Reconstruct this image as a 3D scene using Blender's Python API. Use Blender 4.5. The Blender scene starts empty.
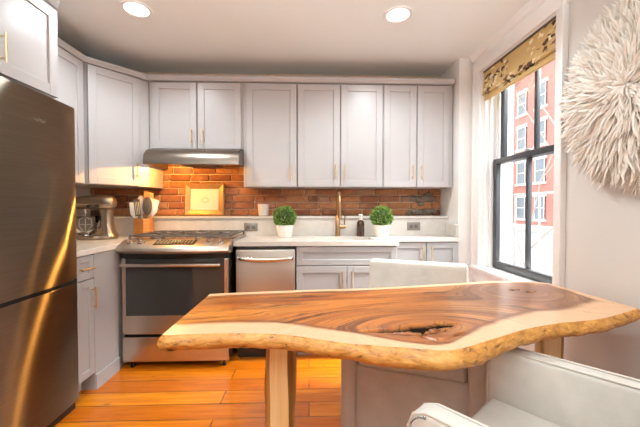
import bpy, bmesh, math, random
from mathutils import Vector, Matrix, noise
R = math.radians
S = bpy.context.scene
C = S.collection
random.seed(7)

# ------------------------------------------------------------------ camera, world, exposure
cam_d = bpy.data.cameras.new('camera'); cam = bpy.data.objects.new('camera', cam_d); C.objects.link(cam)
cam_d.sensor_width = 36; cam_d.lens = 18.0; cam_d.clip_start = 0.02
cam.location = (0, 0, 1.19); cam.rotation_euler = (R(90 - 1.16), 0, R(-2.0))
S.camera = cam
S.view_settings.view_transform = 'Standard'; S.view_settings.look = 'None'
S.view_settings.gamma = 1; S.view_settings.use_curve_mapping = False
S.view_settings.exposure = -1.02
S.cycles.use_denoising = True
S.cycles.max_bounces = 10; S.cycles.diffuse_bounces = 5; S.cycles.transparent_max_bounces = 12
S.cycles.sample_clamp_indirect = 6
W = bpy.data.worlds.new('world'); S.world = W; W.use_nodes = True
wn = W.node_tree.nodes; wl = W.node_tree.links
bgn = wn['Background']; bgn.inputs[0].default_value = (0.90, 0.95, 1.0, 1); bgn.inputs[1].default_value = 8.0

def area(name, loc, target, sx, sy, power, col):
    l = bpy.data.lights.new(name, 'AREA'); l.shape = 'RECTANGLE'; l.size = sx; l.size_y = sy; l.energy = power; l.color = col
    o = bpy.data.objects.new(name, l); C.objects.link(o); o.location = loc
    o.rotation_euler = (Vector(target) - Vector(loc)).to_track_quat('-Z', 'Y').to_euler()
    return o
# open sky above the street, seen by the kitchen window
o = area('window_skylight', (4.6, 1.9, 5.4), (1.5, 2.24, 1.6), 3.0, 3.0, 1450, (.95, .98, 1.0)); o.data.spread = R(60)

# ------------------------------------------------------------------ materials
def lin(h):
    h = h.lstrip('#'); v = [int(h[i:i + 2], 16) / 255 for i in (0, 2, 4)]
    return tuple(((c + .055) / 1.055) ** 2.4 if c > .04045 else c / 12.92 for c in v) + (1,)
class NT:
    def __init__(s, name):
        s.m = bpy.data.materials.new(name); s.m.use_nodes = True; s.t = s.m.node_tree
        s.b = s.t.nodes['Principled BSDF']; s.out = s.t.nodes['Material Output']
    def n(s, typ, **kw):
        nd = s.t.nodes.new(typ)
        for k, v in kw.items(): setattr(nd, k, v)
        return nd
    def l(s, a, b): s.t.links.new(a, b)
    def coord(s, scale=(1, 1, 1), kind='Object', rot=(0, 0, 0), loc=(0, 0, 0)):
        tc = s.n('ShaderNodeTexCoord'); mp = s.n('ShaderNodeMapping')
        mp.inputs['Scale'].default_value = scale; mp.inputs['Rotation'].default_value = rot; mp.inputs['Location'].default_value = loc
        s.l(tc.outputs[kind], mp.inputs[0]); return mp.outputs[0]
    def noise(s, vec, scale, detail=4, rough=.55, dist=0):
        nd = s.n('ShaderNodeTexNoise'); nd.inputs['Scale'].default_value = scale; nd.inputs['Detail'].default_value = detail
        nd.inputs['Roughness'].default_value = rough; nd.inputs['Distortion'].default_value = dist
        s.l(vec, nd.inputs['Vector']); return nd.outputs[0]
    def ramp(s, fac, stops, interp='LINEAR'):
        nd = s.n('ShaderNodeValToRGB'); cr = nd.color_ramp; cr.interpolation = interp
        while len(cr.elements) < len(stops): cr.elements.new(0.5)
        for e, (p, c) in zip(cr.elements, stops): e.position = p; e.color = c if len(c) == 4 else tuple(c) + (1,)
        s.l(fac, nd.inputs[0]); return nd.outputs[0]
    def mix(s, fac, a, b, blend='MIX'):
        nd = s.n('ShaderNodeMix', data_type='RGBA', blend_type=blend)
        for sock, v in ((nd.inputs[0], fac), (nd.inputs[6], a), (nd.inputs[7], b)):
            if isinstance(v, (int, float)): sock.default_value = v
            elif isinstance(v, tuple): sock.default_value = v
            else: s.l(v, sock)
        return nd.outputs[2]
    def math(s, op, a, b=0.0, c=None):
        nd = s.n('ShaderNodeMath', operation=op)
        for sock, v in zip(nd.inputs, (a, b, c)):
            if v is None: continue
            if isinstance(v, (int, float)): sock.default_value = v
            else: s.l(v, sock)
        return nd.outputs[0]
    def attr(s, name):
        nd = s.n('ShaderNodeAttribute'); nd.attribute_name = name; return nd
    def bump(s, h, strength=.2, dist=.002):
        nd = s.n('ShaderNodeBump'); nd.inputs['Strength'].default_value = strength; nd.inputs['Distance'].default_value = dist
        s.l(h, nd.inputs['Height']); s.l(nd.outputs[0], s.b.inputs['Normal'])
    def set(s, col=None, rough=None, metal=None, **kw):
        if col is not None:
            if isinstance(col, tuple): s.b.inputs['Base Color'].default_value = col
            else: s.l(col, s.b.inputs['Base Color'])
        if rough is not None:
            if isinstance(rough, (int, float)): s.b.inputs['Roughness'].default_value = rough
            else: s.l(rough, s.b.inputs['Roughness'])
        if metal is not None: s.b.inputs['Metallic'].default_value = metal
        for k, v in kw.items(): s.b.inputs[k.replace('_', ' ')].default_value = v
        return s
def plain(name, col, rough=.5, metal=0.0, var=.04, scale=6, **kw):
    """paint/plastic/metal with slight procedural tonal variation"""
    t = NT(name); c = lin(col) if isinstance(col, str) else col
    f = t.noise(t.coord(), scale)
    lo = tuple(max(0, v * (1 - var)) for v in c[:3]) + (1,); hi = tuple(min(1, v * (1 + var)) for v in c[:3]) + (1,)
    t.set(t.ramp(f, [(.3, lo), (.7, hi)]), rough, metal, **kw); return t.m

M = {}
M['upper_paint'] = plain('pale_cabinet_paint', '#bab4b3', .32, var=.015)
M['lower_paint'] = plain('grey_cabinet_paint', '#a3a09f', .38, var=.02)
M['cabinet_inside'] = plain('cabinet_edge', '#a9a29f', .6)
M['wall_paint'] = plain('wall_paint', '#d6cfc9', .6, var=.015, scale=2)
M['ceiling_paint'] = plain('ceiling_paint', '#f2f3f0', .7, var=.01, scale=2)
M['trim_paint'] = plain('white_trim_paint', '#f3efec', .35, var=.01)
M['brass'] = plain('brushed_brass', '#dbc29a', .32, 1.0, var=.05, scale=40)
M['faucet'] = plain('bronze_faucet', '#a8815c', .3, 1.0, var=.05, scale=40)
M['black'] = plain('black_enamel', '#171514', .35, var=.1)
M['iron'] = plain('cast_iron', '#574b41', .45, var=.2, scale=60)
M['sash'] = plain('dark_grey_sash_paint', '#343436', .4, var=.05)
M['outlet'] = plain('grey_metal_plate', '#8a8078', .4, .7, var=.05)
M['outlet_dark'] = plain('dark_socket', '#5b544d', .5)
M['white_plastic'] = plain('white_plastic', '#f1ece4', .4)
M['ceramic'] = plain('white_ceramic', '#f3ece4', .3, var=.02)
M['amber'] = plain('amber_glass', '#3a1f12', .08, var=.1)
M['gold'] = plain('gilded_frame', '#a97c4c', .45, .55, var=.15, scale=50)
M['paper'] = plain('cream_paper', '#ddd3c3', .8, var=.03)
M['ink'] = plain('grey_ink', '#b09a80', .8)
M['soil'] = plain('dark_soil', '#3a2a1e', .9, var=.3, scale=80)
M['silver'] = plain('silver_enamel', '#a08f7c', .3, .85, var=.03)
M['chrome'] = plain('chrome', '#d9d4cf', .12, 1.0, var=.02)
M['rubber'] = plain('dark_rubber', '#2a2826', .7)
M['led'] = plain('dark_display', '#2c241c', .15)
M['display_text'] = plain('display_marks', '#c9b48c', .5)
M['led_green'] = plain('display_digits', '#cfe0a0', .5)
M['blue_steel'] = plain('outdoor_metal', '#8a8785', .5)
M['tan_wood'] = None

def steel(name, col, rough, axis, aniso=.0):
    t = NT(name); c = lin(col)
    sc = {'x': (2, 220, 220), 'z': (220, 220, 2), 'y': (220, 2, 220)}[axis]
    f = t.noise(t.coord(sc), 1.0, 3)
    lo = tuple(v * .98 for v in c[:3]) + (1,); hi = tuple(min(1, v * 1.02) for v in c[:3]) + (1,)
    t.set(t.ramp(f, [(.3, lo), (.7, hi)]), rough, 1.0)
    if aniso: t.set(Anisotropic=aniso)
    return t.m
M['steel'] = steel('brushed_steel', '#cbbfb3', .27, 'x')
M['steel_v'] = steel('brushed_steel_vertical', '#d8cfc6', .34, 'x', .5)
def mk_fridge():
    # horizontally brushed door steel: reflections stay sharp along the brushing and smear up and down
    t = NT('fridge_steel'); f = t.noise(t.coord((220, 2, 220)), 1.0, 3)
    g = t.n('ShaderNodeBsdfAnisotropic'); g.distribution = 'GGX'
    t.l(t.ramp(f, [(.3, lin('#a69787')), (.7, lin('#b1a190'))]), g.inputs['Color'])
    g.inputs['Roughness'].default_value = .37; g.inputs['Anisotropy'].default_value = .90
    v = t.n('ShaderNodeCombineXYZ'); v.inputs[1].default_value = 1.0; t.l(v.outputs[0], g.inputs['Tangent'])
    t.l(g.outputs[0], t.out.inputs[0]); return t.m
M['fridge'] = mk_fridge()
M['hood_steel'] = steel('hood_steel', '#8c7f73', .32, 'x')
M['range_steel'] = steel('range_steel', '#b8aa9c', .38, 'x')
M['oven_glass'] = plain('dark_oven_glass', '#2a2726', .06, var=.05)

def mk_quartz():
    t = NT('white_quartz'); f = t.noise(t.coord(), 14, 5)
    t.set(t.ramp(f, [(.35, lin('#cdc4bb')), (.7, lin('#d8d0c7'))]), .18); return t.m
M['quartz'] = mk_quartz()

def mk_fabric():
    t = NT('cream_upholstery'); v = t.coord()
    f = t.noise(v, 9, 4, .6); g = t.noise(v, 420, 2)
    c = t.ramp(f, [(.3, lin('#c7bfb6')), (.7, lin('#d6cec5'))])
    t.set(c, .85); t.b.inputs['Sheen Weight'].default_value = .25
    t.bump(t.math('ADD', t.math('MULTIPLY', f, 2.5), t.math('MULTIPLY', g, .25)), .35, .004); return t.m
M['fabric'] = mk_fabric()
M['piping'] = plain('piping_fabric', '#cfc6bc', .8)

def mk_floor():
    t = NT('pine_planks'); tc = t.coord()
    br = t.n('ShaderNodeTexBrick'); br.offset = .37; br.offset_frequency = 2; br.squash = 1
    t.l(tc, br.inputs['Vector'])
    for k, v in (('Scale', 1), ('Mortar Size', .0040), ('Mortar Smooth', .15), ('Bias', 0), ('Brick Width', 1.45), ('Row Height', .138)): br.inputs[k].default_value = v
    br.inputs['Color1'].default_value = (0, 0, 0, 1); br.inputs['Color2'].default_value = (1, 1, 1, 1); br.inputs['Mortar'].default_value = (.5, .5, .5, 1)
    # offset grain per plank
    sh = t.n('ShaderNodeVectorMath', operation='SCALE'); t.l(br.outputs['Color'], sh.inputs[0]); sh.inputs['Scale'].default_value = 37
    ad = t.n('ShaderNodeVectorMath', operation='ADD'); t.l(tc, ad.inputs[0]); t.l(sh.outputs[0], ad.inputs[1])
    mp = t.n('ShaderNodeMapping'); mp.inputs['Scale'].default_value = (1.6, 22, 1); t.l(ad.outputs[0], mp.inputs[0])
    g = t.noise(mp.outputs[0], 1.6, 6, .6, .6)
    base = t.ramp(g, [(.25, lin('#a2530c')), (.5, lin('#c8700c')), (.75, lin('#da8c1e'))])
    tone = t.ramp(br.outputs['Color'], [(0, lin('#d8b48c')), (1, lin('#ffffff'))])
    c = t.mix(.8, base, tone, 'MULTIPLY')
    # knots
    mk = t.n('ShaderNodeMapping'); mk.inputs['Scale'].default_value = (3.2, 8, 1); t.l(ad.outputs[0], mk.inputs[0])
    vo = t.n('ShaderNodeTexVoronoi'); vo.inputs['Scale'].default_value = 1; t.l(mk.outputs[0], vo.inputs['Vector'])
    kn = t.ramp(vo.outputs['Distance'], [(.03, (1, 1, 1, 1)), (.09, (0, 0, 0, 1))])
    c = t.mix(t.math('MULTIPLY', kn, .7), c, lin('#5a2f12'))
    wob = t.noise(t.coord((3, 30, 1)), 1, 3)
    gap = t.math('MULTIPLY', br.outputs['Fac'], t.ramp(wob, [(.3, (.25,) * 3 + (1,)), (.6, (1,) * 3 + (1,))]))
    c = t.mix(gap, c, lin('#3c1c08'))
    t.set(c, .3); t.bump(t.math('SUBTRACT', t.math('MULTIPLY', g, .3), br.outputs['Fac']), .35, .003); return t.m
M['floor'] = mk_floor()

def mk_brick():
    t = NT('old_brick'); a = t.attr('tone'); v = t.coord()
    f = t.noise(v, 38, 6, .65); h = t.noise(v, 9, 3)
    c = t.mix(a.outputs['Fac'], lin('#7d4528'), lin('#c08050'))
    c = t.mix(t.ramp(f, [(.42, (0,) * 3 + (1,)), (.75, (.75,) * 3 + (1,))]), c, lin('#643520'))
    c = t.mix(t.ramp(h, [(.55, (0,) * 3 + (1,)), (.75, (.5,) * 3 + (1,))]), c, lin('#d29a72'))
    gr = t.attr('grey'); c = t.mix(gr.outputs['Fac'], c, lin('#8d8077'))
    t.set(c, .8); t.bump(f, .6, .004); return t.m
M['brick'] = mk_brick()
def mk_mortar():
    t = NT('mortar'); f = t.noise(t.coord(), 60, 5)
    t.set(t.ramp(f, [(.3, lin('#bb9a80')), (.7, lin('#dcc2aa'))]), .9); t.bump(f, .5, .004); return t.m
M['mortar'] = mk_mortar()

def mk_slab():
    t = NT('live_edge_wood'); v = t.coord()
    gr = t.attr('grain').outputs['Fac']; sap = t.attr('sap').outputs['Fac']; ck = t.attr('crack').outputs['Fac']; pale = t.attr('pale').outputs['Fac']
    n1 = t.noise(t.coord((1.3, 5, 5)), 2.0, 4, .55); n2 = t.noise(t.coord((.8, 2.5, 2.5), loc=(3, 1, 0)), 1.6, 2, .5)
    ph = t.math('ADD', t.math('MULTIPLY', gr, 1.0), t.math('MULTIPLY', n1, .16))
    sx = t.n('ShaderNodeSeparateXYZ'); t.l(v, sx.inputs[0])
    def layer(freq, along, det):
        cx = t.n('ShaderNodeCombineXYZ'); t.l(t.math('MULTIPLY', ph, freq), cx.inputs[0]); t.l(t.math('MULTIPLY', sx.outputs[0], along), cx.inputs[1])
        return t.noise(cx.outputs[0], 1.0, det, .6)
    bands = layer(11, .7, 3); streak = layer(26, 1.3, 4); fn = layer(150, 5, 3)
    heart = t.ramp(bands, [(.30, lin('#703510')), (.45, lin('#a85a1c')), (.56, lin('#c67a30')), (.70, lin('#9a501a'))])
    heart_glare = t.ramp(bands, [(.30, lin('#6d4226')), (.45, lin('#9c6438')), (.58, lin('#bd8a58')), (.72, lin('#925c34'))])  # heartwood with the window glare painted into its colour
    heart = t.mix(pale, heart, heart_glare)
    heart = t.mix(t.ramp(streak, [(.50, (0,) * 3 + (1,)), (.62, (.9,) * 3 + (1,))]), heart, lin('#46200f'))
    heart = t.mix(t.ramp(n2, [(.47, (0,) * 3 + (1,)), (.66, (.55,) * 3 + (1,))]), heart, lin('#612f14'))
    heart = t.mix(t.ramp(fn, [(.45, (0,) * 3 + (1,)), (.8, (.4,) * 3 + (1,))]), heart, lin('#6e3c1c'))
    sapc = t.ramp(fn, [(.3, lin('#d3a27a')), (.7, lin('#e2b892'))])
    edge = t.ramp(t.math('ADD', sap, t.math('MULTIPLY_ADD', n1, .30, -.15)), [(.42, (0,) * 3 + (1,)), (.56, (1,) * 3 + (1,))])
    c = t.mix(edge, heart, sapc)
    rim = t.ramp(t.math('ABSOLUTE', t.math('SUBTRACT', sap, .42)), [(0, (.85,) * 3 + (1,)), (.11, (0,) * 3 + (1,))])
    c = t.mix(t.math('MULTIPLY', rim, t.math('SUBTRACT', 1.0, edge)), c, lin('#6a381a'))
    c = t.mix(ck, c, lin('#1c120c'))
    t.set(c, t.math('MAXIMUM', t.math('MULTIPLY_ADD', fn, .1, .24), t.math('MULTIPLY', ck, .9))); t.l(t.math('SUBTRACT', .5, t.math('MULTIPLY', ck, .5)), t.b.inputs['Specular IOR Level']); t.bump(fn, .06, .001); return t.m
M['slab'] = mk_slab()
def mk_bark():
    t = NT('live_edge_side'); v = t.coord((1, 1, 3)); f = t.noise(v, 22, 6, .65, .6); g = t.noise(v, 5, 3)
    c = t.ramp(f, [(.33, lin('#3f220b')), (.43, lin('#a56a28')), (.6, lin('#c48a42')), (.75, lin('#d6a868'))])
    c = t.mix(t.ramp(g, [(.5, (0,) * 3 + (1,)), (.8, (.5,) * 3 + (1,))]), c, lin('#b8742f'))
    t.set(c, .5); t.bump(f, .7, .006); return t.m
M['bark'] = mk_bark()
def mk_legwood(name, a, b, c3):
    t = NT(name); f = t.noise(t.coord((22, 22, 1.3)), 1.2, 6, .6, .5)
    t.set(t.ramp(f, [(.3, lin(a)), (.5, lin(b)), (.72, lin(c3))]), .42); t.bump(f, .25, .002); return t.m
M['leg_pale'] = mk_legwood('pale_log_wood', '#d6a564', '#ecca90', '#f5deb0')
M['leg_bark'] = mk_legwood('dark_log_side', '#6a421f', '#94622f', '#b98748')
M['tan_wood'] = mk_legwood('tan_wood', '#a8672f', '#c58844', '#d9a562')
M['box_wood'] = mk_legwood('box_wood', '#9a5a28', '#b8743a', '#cc8d4e')

def mk_leaf(name, a, b):
    t = NT(name); f = t.noise(t.coord(), 55, 3)
    t.set(t.ramp(f, [(.3, lin(a)), (.7, lin(b))]), .55); return t.m
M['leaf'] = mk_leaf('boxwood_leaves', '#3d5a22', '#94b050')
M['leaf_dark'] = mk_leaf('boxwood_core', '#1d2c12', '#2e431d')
def mk_feather():
    t = NT('cream_feathers'); a = t.attr('tint').outputs['Fac']
    c = t.mix(a, lin('#d8c3aa'), lin('#f8f2ea')); t.set(c, .75)
    t.b.inputs['Sheen Weight'].default_value = .2; return t.m
M['feather'] = mk_feather()

def mk_shade():
    t = NT('floral_linen'); v = t.coord(kind='Object')
    sp = t.n('ShaderNodeSeparateXYZ'); t.l(v, sp.inputs[0])
    cb = t.n('ShaderNodeCombineXYZ'); t.l(sp.outputs[1], cb.inputs[0]); t.l(sp.outputs[2], cb.inputs[1])
    p = cb.outputs[0]
    # sprays of flowers: two big clusters and a loose trail between, at set places on the cloth
    def blob(cy, cz, ry, rz):
        dx = t.math('DIVIDE', t.math('SUBTRACT', sp.outputs[1], cy), ry); dz = t.math('DIVIDE', t.math('SUBTRACT', sp.outputs[2], cz), rz)
        return t.math('SUBTRACT', 1.0, t.math('SQRT', t.math('ADD', t.math('MULTIPLY', dx, dx), t.math('MULTIPLY', dz, dz))))
    k = t.math('MAXIMUM', t.math('MAXIMUM', blob(-.33, .0, .20, .13), blob(.28, -.02, .24, .13)), blob(-.02, -.13, .30, .035))
    n = t.noise(p, 16, 3); cl = t.ramp(t.math('ADD', k, t.math('MULTIPLY_ADD', n, 1.2, -.6)), [(.02, (0,) * 3 + (1,)), (.16, (1,) * 3 + (1,))])
    wn_ = t.n('ShaderNodeTexNoise'); wn_.inputs['Scale'].default_value = 26; t.l(p, wn_.inputs['Vector'])
    wv = t.n('ShaderNodeVectorMath', operation='MULTIPLY_ADD'); t.l(wn_.outputs['Color'], wv.inputs[0]); wv.inputs[1].default_value = (.06, .06, 0); t.l(p, wv.inputs[2])
    mp = t.n('ShaderNodeMapping'); mp.inputs['Scale'].default_value = (20, 38, 1); mp.inputs['Rotation'].default_value = (0, 0, .7); t.l(wv.outputs[0], mp.inputs[0])
    vo = t.n('ShaderNodeTexVoronoi'); vo.inputs['Scale'].default_value = 1; t.l(mp.outputs[0], vo.inputs['Vector'])
    pet = t.ramp(vo.outputs['Distance'], [(.44, (1,) * 3 + (1,)), (.54, (0,) * 3 + (1,))])
    sel = t.n('ShaderNodeSeparateColor'); t.l(vo.outputs['Color'], sel.inputs[0])
    col = t.ramp(sel.outputs[0], [(0, lin('#4f3320')), (.42, lin('#6b4a2c')), (.5, lin('#efe0bd')), (.8, lin('#d9bd8a'))], 'CONSTANT')
    w = t.noise(p, 300, 2)
    base = t.ramp(w, [(.3, lin('#c4a066')), (.7, lin('#d1b078'))])
    t.set(t.mix(t.math('MULTIPLY', pet, cl), base, col), .85); t.bump(w, .2, .001); return t.m
M['shade'] = mk_shade()

def mk_glass():
    t = NT('window_glass'); n = t.t.nodes; 
    tr = t.n('ShaderNodeBsdfTransparent'); tr.inputs[0].default_value = (.97, .98, .98, 1)
    gl = t.n('ShaderNodeBsdfGlossy'); gl.inputs['Roughness'].default_value = .02
    lw = t.n('ShaderNodeLayerWeight'); lw.inputs[0].default_value = .15
    mx = t.n('ShaderNodeMixShader'); t.l(t.math('MULTIPLY', lw.outputs['Fresnel'], .5), mx.inputs[0]); t.l(tr.outputs[0], mx.inputs[1]); t.l(gl.outputs[0], mx.inputs[2])
    t.l(mx.outputs[0], t.out.inputs[0]); return t.m
M['glass'] = mk_glass()
def mk_bowl():
    t = NT('clear_bowl_glass'); tr = t.n('ShaderNodeBsdfTransparent'); tr.inputs[0].default_value = (.88, .88, .87, 1)
    gl = t.n('ShaderNodeBsdfGlossy'); gl.inputs['Roughness'].default_value = .04
    lw = t.n('ShaderNodeLayerWeight'); lw.inputs[0].default_value = .35
    mx = t.n('ShaderNodeMixShader'); t.l(lw.outputs['Fresnel'], mx.inputs[0]); t.l(tr.outputs[0], mx.inputs[1]); t.l(gl.outputs[0], mx.inputs[2])
    t.l(mx.outputs[0], t.out.inputs[0]); return t.m
M['bowl_glass'] = mk_bowl()
def emit(name, col, s):
    t = NT(name); t.set(lin(col), .5); t.b.inputs['Emission Color'].default_value = lin(col); t.b.inputs['Emission Strength'].default_value = s; return t.m
M['lamp'] = emit('lit_lamp_lens', '#fff0d8', 14)
M['hood_lamp'] = emit('lit_hood_lamp', '#ffd08a', 18)
def mk_facade():
    t = NT('facade_brick'); v = t.coord(kind='Object')
    sp = t.n('ShaderNodeSeparateXYZ'); t.l(v, sp.inputs[0]); cb = t.n('ShaderNodeCombineXYZ'); t.l(sp.outputs[1], cb.inputs[0]); t.l(sp.outputs[2], cb.inputs[1])
    br = t.n('ShaderNodeTexBrick'); t.l(cb.outputs[0], br.inputs['Vector'])
    for k, q in (('Scale', 1), ('Mortar Size', .008), ('Brick Width', .22), ('Row Height', .075)): br.inputs[k].default_value = q
    br.inputs['Color1'].default_value = lin('#a8584c'); br.inputs['Color2'].default_value = lin('#b36a5c'); br.inputs['Mortar'].default_value = lin('#c9a89c')
    t.set(br.outputs[0], .9); return t.m
M['facade'] = mk_facade()
M['stucco'] = plain('pale_stucco', '#d8d6d2', .9, var=.05, scale=1)
M['stone'] = plain('pale_stone', '#dcd6cf', .8)
M['street_glass'] = plain('far_window_glass', '#6f767a', .15)
M['asphalt'] = plain('asphalt', '#77777a', .9)
M['branch'] = plain('bare_branch', '#a89a90', .9)

# ------------------------------------------------------------------ mesh helpers
class MB:
    def __init__(s): s.bm = bmesh.new()
    def merge(s, t, M4=None):
        if M4 is not None: bmesh.ops.transform(t, matrix=M4, verts=t.verts)
        me = bpy.data.meshes.new('tmp'); t.to_mesh(me); t.free(); s.bm.from_mesh(me); bpy.data.meshes.remove(me); return s
    def box(s, x0, x1, y0, y1, z0, z1, bev=0.0, seg=2, M4=None):
        t = bmesh.new(); bmesh.ops.create_cube(t, size=1)
        for v in t.verts: v.co = Vector(((x0 + x1) / 2 + v.co.x * (x1 - x0), (y0 + y1) / 2 + v.co.y * (y1 - y0), (z0 + z1) / 2 + v.co.z * (z1 - z0)))
        if bev: bmesh.ops.bevel(t, geom=t.edges[:], offset=bev, segments=seg, affect='EDGES', profile=.5)
        return s.merge(t, M4)
    def lathe(s, prof, cx=0, cy=0, n=32, cap=True, M4=None):
        t = bmesh.new(); rings = []
        for r, z in prof: rings.append([t.verts.new((cx + r * math.cos(2 * math.pi * k / n), cy + r * math.sin(2 * math.pi * k / n), z)) for k in range(n)])
        for a, b in zip(rings, rings[1:]):
            for k in range(n): t.faces.new((a[k], a[(k + 1) % n], b[(k + 1) % n], b[k]))
        if cap: t.faces.new(rings[0][::-1]); t.faces.new(rings[-1])
        return s.merge(t, M4)
    def tube(s, pts, rad, n=10, cap=True, flat=1.0, up=None):
        t = bmesh.new(); pts = [Vector(p) for p in pts]; rings = []
        rads = rad if isinstance(rad, (list, tuple)) else [rad] * len(pts)
        prev = None
        for i, p in enumerate(pts):
            d = (pts[min(i + 1, len(pts) - 1)] - pts[max(i - 1, 0)]).normalized()
            if prev is None:
                q = Vector(up) if up else (Vector((0, 0, 1)) if abs(d.z) < .9 else Vector((1, 0, 0)))
            else: q = prev
            a = (q - d * q.dot(d)).normalized(); prev = a; b = d.cross(a)
            rings.append([t.verts.new(p + (a * math.cos(2 * math.pi * k / n) * flat + b * math.sin(2 * math.pi * k / n)) * rads[i]) for k in range(n)])
        for u, w in zip(rings, rings[1:]):
            for k in range(n): t.faces.new((u[k], u[(k + 1) % n], w[(k + 1) % n], w[k]))
        if cap: t.faces.new(rings[0][::-1]); t.faces.new(rings[-1])
        return s.merge(t)
    def prism(s, poly, a0, a1, axis='x', bev=0.0, M4=None):
        """closed 2-D outline pulled along an axis: axis x -> outline is (y,z); y -> (x,z); z -> (x,y)"""
        t = bmesh.new(); P = {'x': lambda a, p: (a, p[0], p[1]), 'y': lambda a, p: (p[0], a, p[1]), 'z': lambda a, p: (p[0], p[1], a)}[axis]
        A = [t.verts.new(P(a0, p)) for p in poly]; B = [t.verts.new(P(a1, p)) for p in poly]; n = len(poly)
        t.faces.new(A); t.faces.new(B[::-1])
        for k in range(n): t.faces.new((A[k], B[k], B[(k + 1) % n], A[(k + 1) % n]))
        bmesh.ops.recalc_face_normals(t, faces=t.faces)
        if bev: bmesh.ops.bevel(t, geom=t.edges[:], offset=bev, segments=2, affect='EDGES', profile=.5)
        return s.merge(t, M4)
    def build(s, name, mat, parent=None, smooth=True, world=True, angle=35):
        me = bpy.data.meshes.new(name); bmesh.ops.recalc_face_normals(s.bm, faces=s.bm.faces)
        o = bpy.data.objects.new(name, me)
        off = Vector((0, 0, 0))
        if parent is not None:
            o.parent = parent
            if world:
                q = parent
                while q is not None: off += q.location; q = q.parent
        if off.length: bmesh.ops.translate(s.bm, vec=-off, verts=s.bm.verts)
        s.bm.to_mesh(me); s.bm.free()
        me.materials.append(mat if not isinstance(mat, str) else M[mat])
        if smooth:
            me.shade_smooth()
            try: me.set_sharp_from_angle(angle=R(angle))
            except Exception: pass
        C.objects.link(o); return o
def tag(o, label, cat, group=None, kind=None):
    o['label'] = label; o['category'] = cat
    if group: o['group'] = group
    if kind: o['kind'] = kind
    return o
def thing(name, loc, label, cat, group=None, rz=0.0):
    o = bpy.data.objects.new(name, None); C.objects.link(o); o.location = loc; o.rotation_euler = (0, 0, rz)
    o.empty_display_size = .1
    return tag(o, label, cat, group)
def struct(o, label, cat='room'):
    o['kind'] = 'structure'; o['label'] = label; o['category'] = cat; return o
def copy_tree(o, parent=None):
    c = o.copy(); C.objects.link(c)
    if parent is not None: c.parent = parent
    for ch in o.children: copy_tree(ch, c)
    return c

# ------------------------------------------------------------------ room
XL, XR, YB, ZC = -2.10, 1.45, 3.17, 2.49
YR = -3.4
struct(MB().box(XL - .15, XR + .3, YR - .2, YB + .15, -.1, 0).build('floor', 'floor', smooth=False), 'orange pine plank floor with dark seams', 'floor')
struct(MB().box(XL - .15, XR + .3, YR - .2, YB + .15, ZC, ZC + .15).build('ceiling', 'ceiling_paint', smooth=False), 'smooth off white ceiling with recessed lights', 'ceiling')
struct(MB().box(XL - .15, XL, YR - .2, YB + .15, 0, ZC).build('wall_left', 'wall_paint', smooth=False), 'pale painted wall behind the fridge', 'wall')
# right wall with the window opening
WY0, WY1, WZ0, WZ1 = 1.815, 2.66, .66, 2.335
mb = MB()
for y0, y1, z0, z1 in ((WY1, YB + .15, 0, ZC), (WY0, WY1, 0, WZ0), (WY0, WY1, WZ1, ZC), (YR - .2, WY0, 0, ZC)):
    mb.box(XR, XR + .28, y0, y1, z0, z1)
struct(mb.build('wall_right', 'wall_paint', smooth=False), 'pale cream wall carrying the feather hat and the window', 'wall')
struct(MB().box(XL, XR, YR - .2, YR, 0, ZC).build('wall_rear', 'wall_paint', smooth=False), 'plain cream wall behind the viewer', 'wall')
# back wall with the strip of old brick
wb = struct(MB().box(XL, XR + .1, YB, YB + .15, 0, ZC).build('wall_back', 'mortar', smooth=False), 'back wall of old red brick above the white backsplash', 'wall')
def brickwork():
    bm = bmesh.new(); lt = bm.verts.layers.float.new('tone'); lg = bm.verts.layers.float.new('grey')
    rng = random.Random(3); z = 1.108; row = 0
    while z < 1.74:
        h = .057; x = XL + .01 - rng.uniform(0, .1) - (.1 if row % 2 else 0)
        while x < 1.31:
            L = .195 + rng.uniform(-.025, .02)
            if rng.random() < .14: L = .095
            x0, x1 = max(x, XL + .003), min(x + L, 1.313)
            if x1 - x0 > .02:
                t = bmesh.new(); bmesh.ops.create_cube(t, size=1)
                yf = YB - .012 - rng.uniform(0, .008)
                for v in t.verts: v.co = Vector(((x0 + x1) / 2 + v.co.x * (x1 - x0), (yf + YB + .01) / 2 + v.co.y * (YB + .01 - yf), z + h / 2 + v.co.z * h))
                bmesh.ops.bevel(t, geom=t.edges[:], offset=.006, segments=2, affect='EDGES', profile=.5)
                for v in t.verts:
                    v.co += noise.noise_vector(v.co * 30) * .0035
                me = bpy.data.meshes.new('t'); t.to_mesh(me); t.free(); n0 = len(bm.verts); bm.from_mesh(me); bpy.data.meshes.remove(me)
                bm.verts.ensure_lookup_table(); tone = rng.uniform(.1, .95)
                if rng.random() < .12: tone = -.3
                cx = (x0 + x1) / 2; g = .35 if rng.random() < .10 else 0
                for v in bm.verts[n0:]: v[lt] = tone; v[lg] = g
            x += L + .010
        z += h + .0105; row += 1
    mb = MB(); mb.bm.free(); mb.bm = bm
    return mb.build('brickwork', 'brick', wb, angle=60)
brickwork()
def mortar_patch(blobs):
    # lumpy smear of old grey mortar over the bricks: overlapping flattened lumps
    mb = MB(); rng = random.Random(9)
    for cx, cz, r in blobs:
        t = bmesh.new(); bmesh.ops.create_icosphere(t, subdivisions=3, radius=1)
        for v in t.verts:
            q = 1 + .22 * noise.noise(v.co * 2.3 + Vector((cx * 9, 0, cz * 9))); v.co = Vector((cx + v.co.x * r * q, YB - .015 + v.co.y * .014 * q, cz + v.co.z * r * .62 * q))
        mb.merge(t)
    return mb.build('mortar_patch', 'old_mortar', wb, angle=80)
M['old_mortar'] = plain('old_grey_mortar', '#7d6b5c', .95, var=.35, scale=45)
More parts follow.
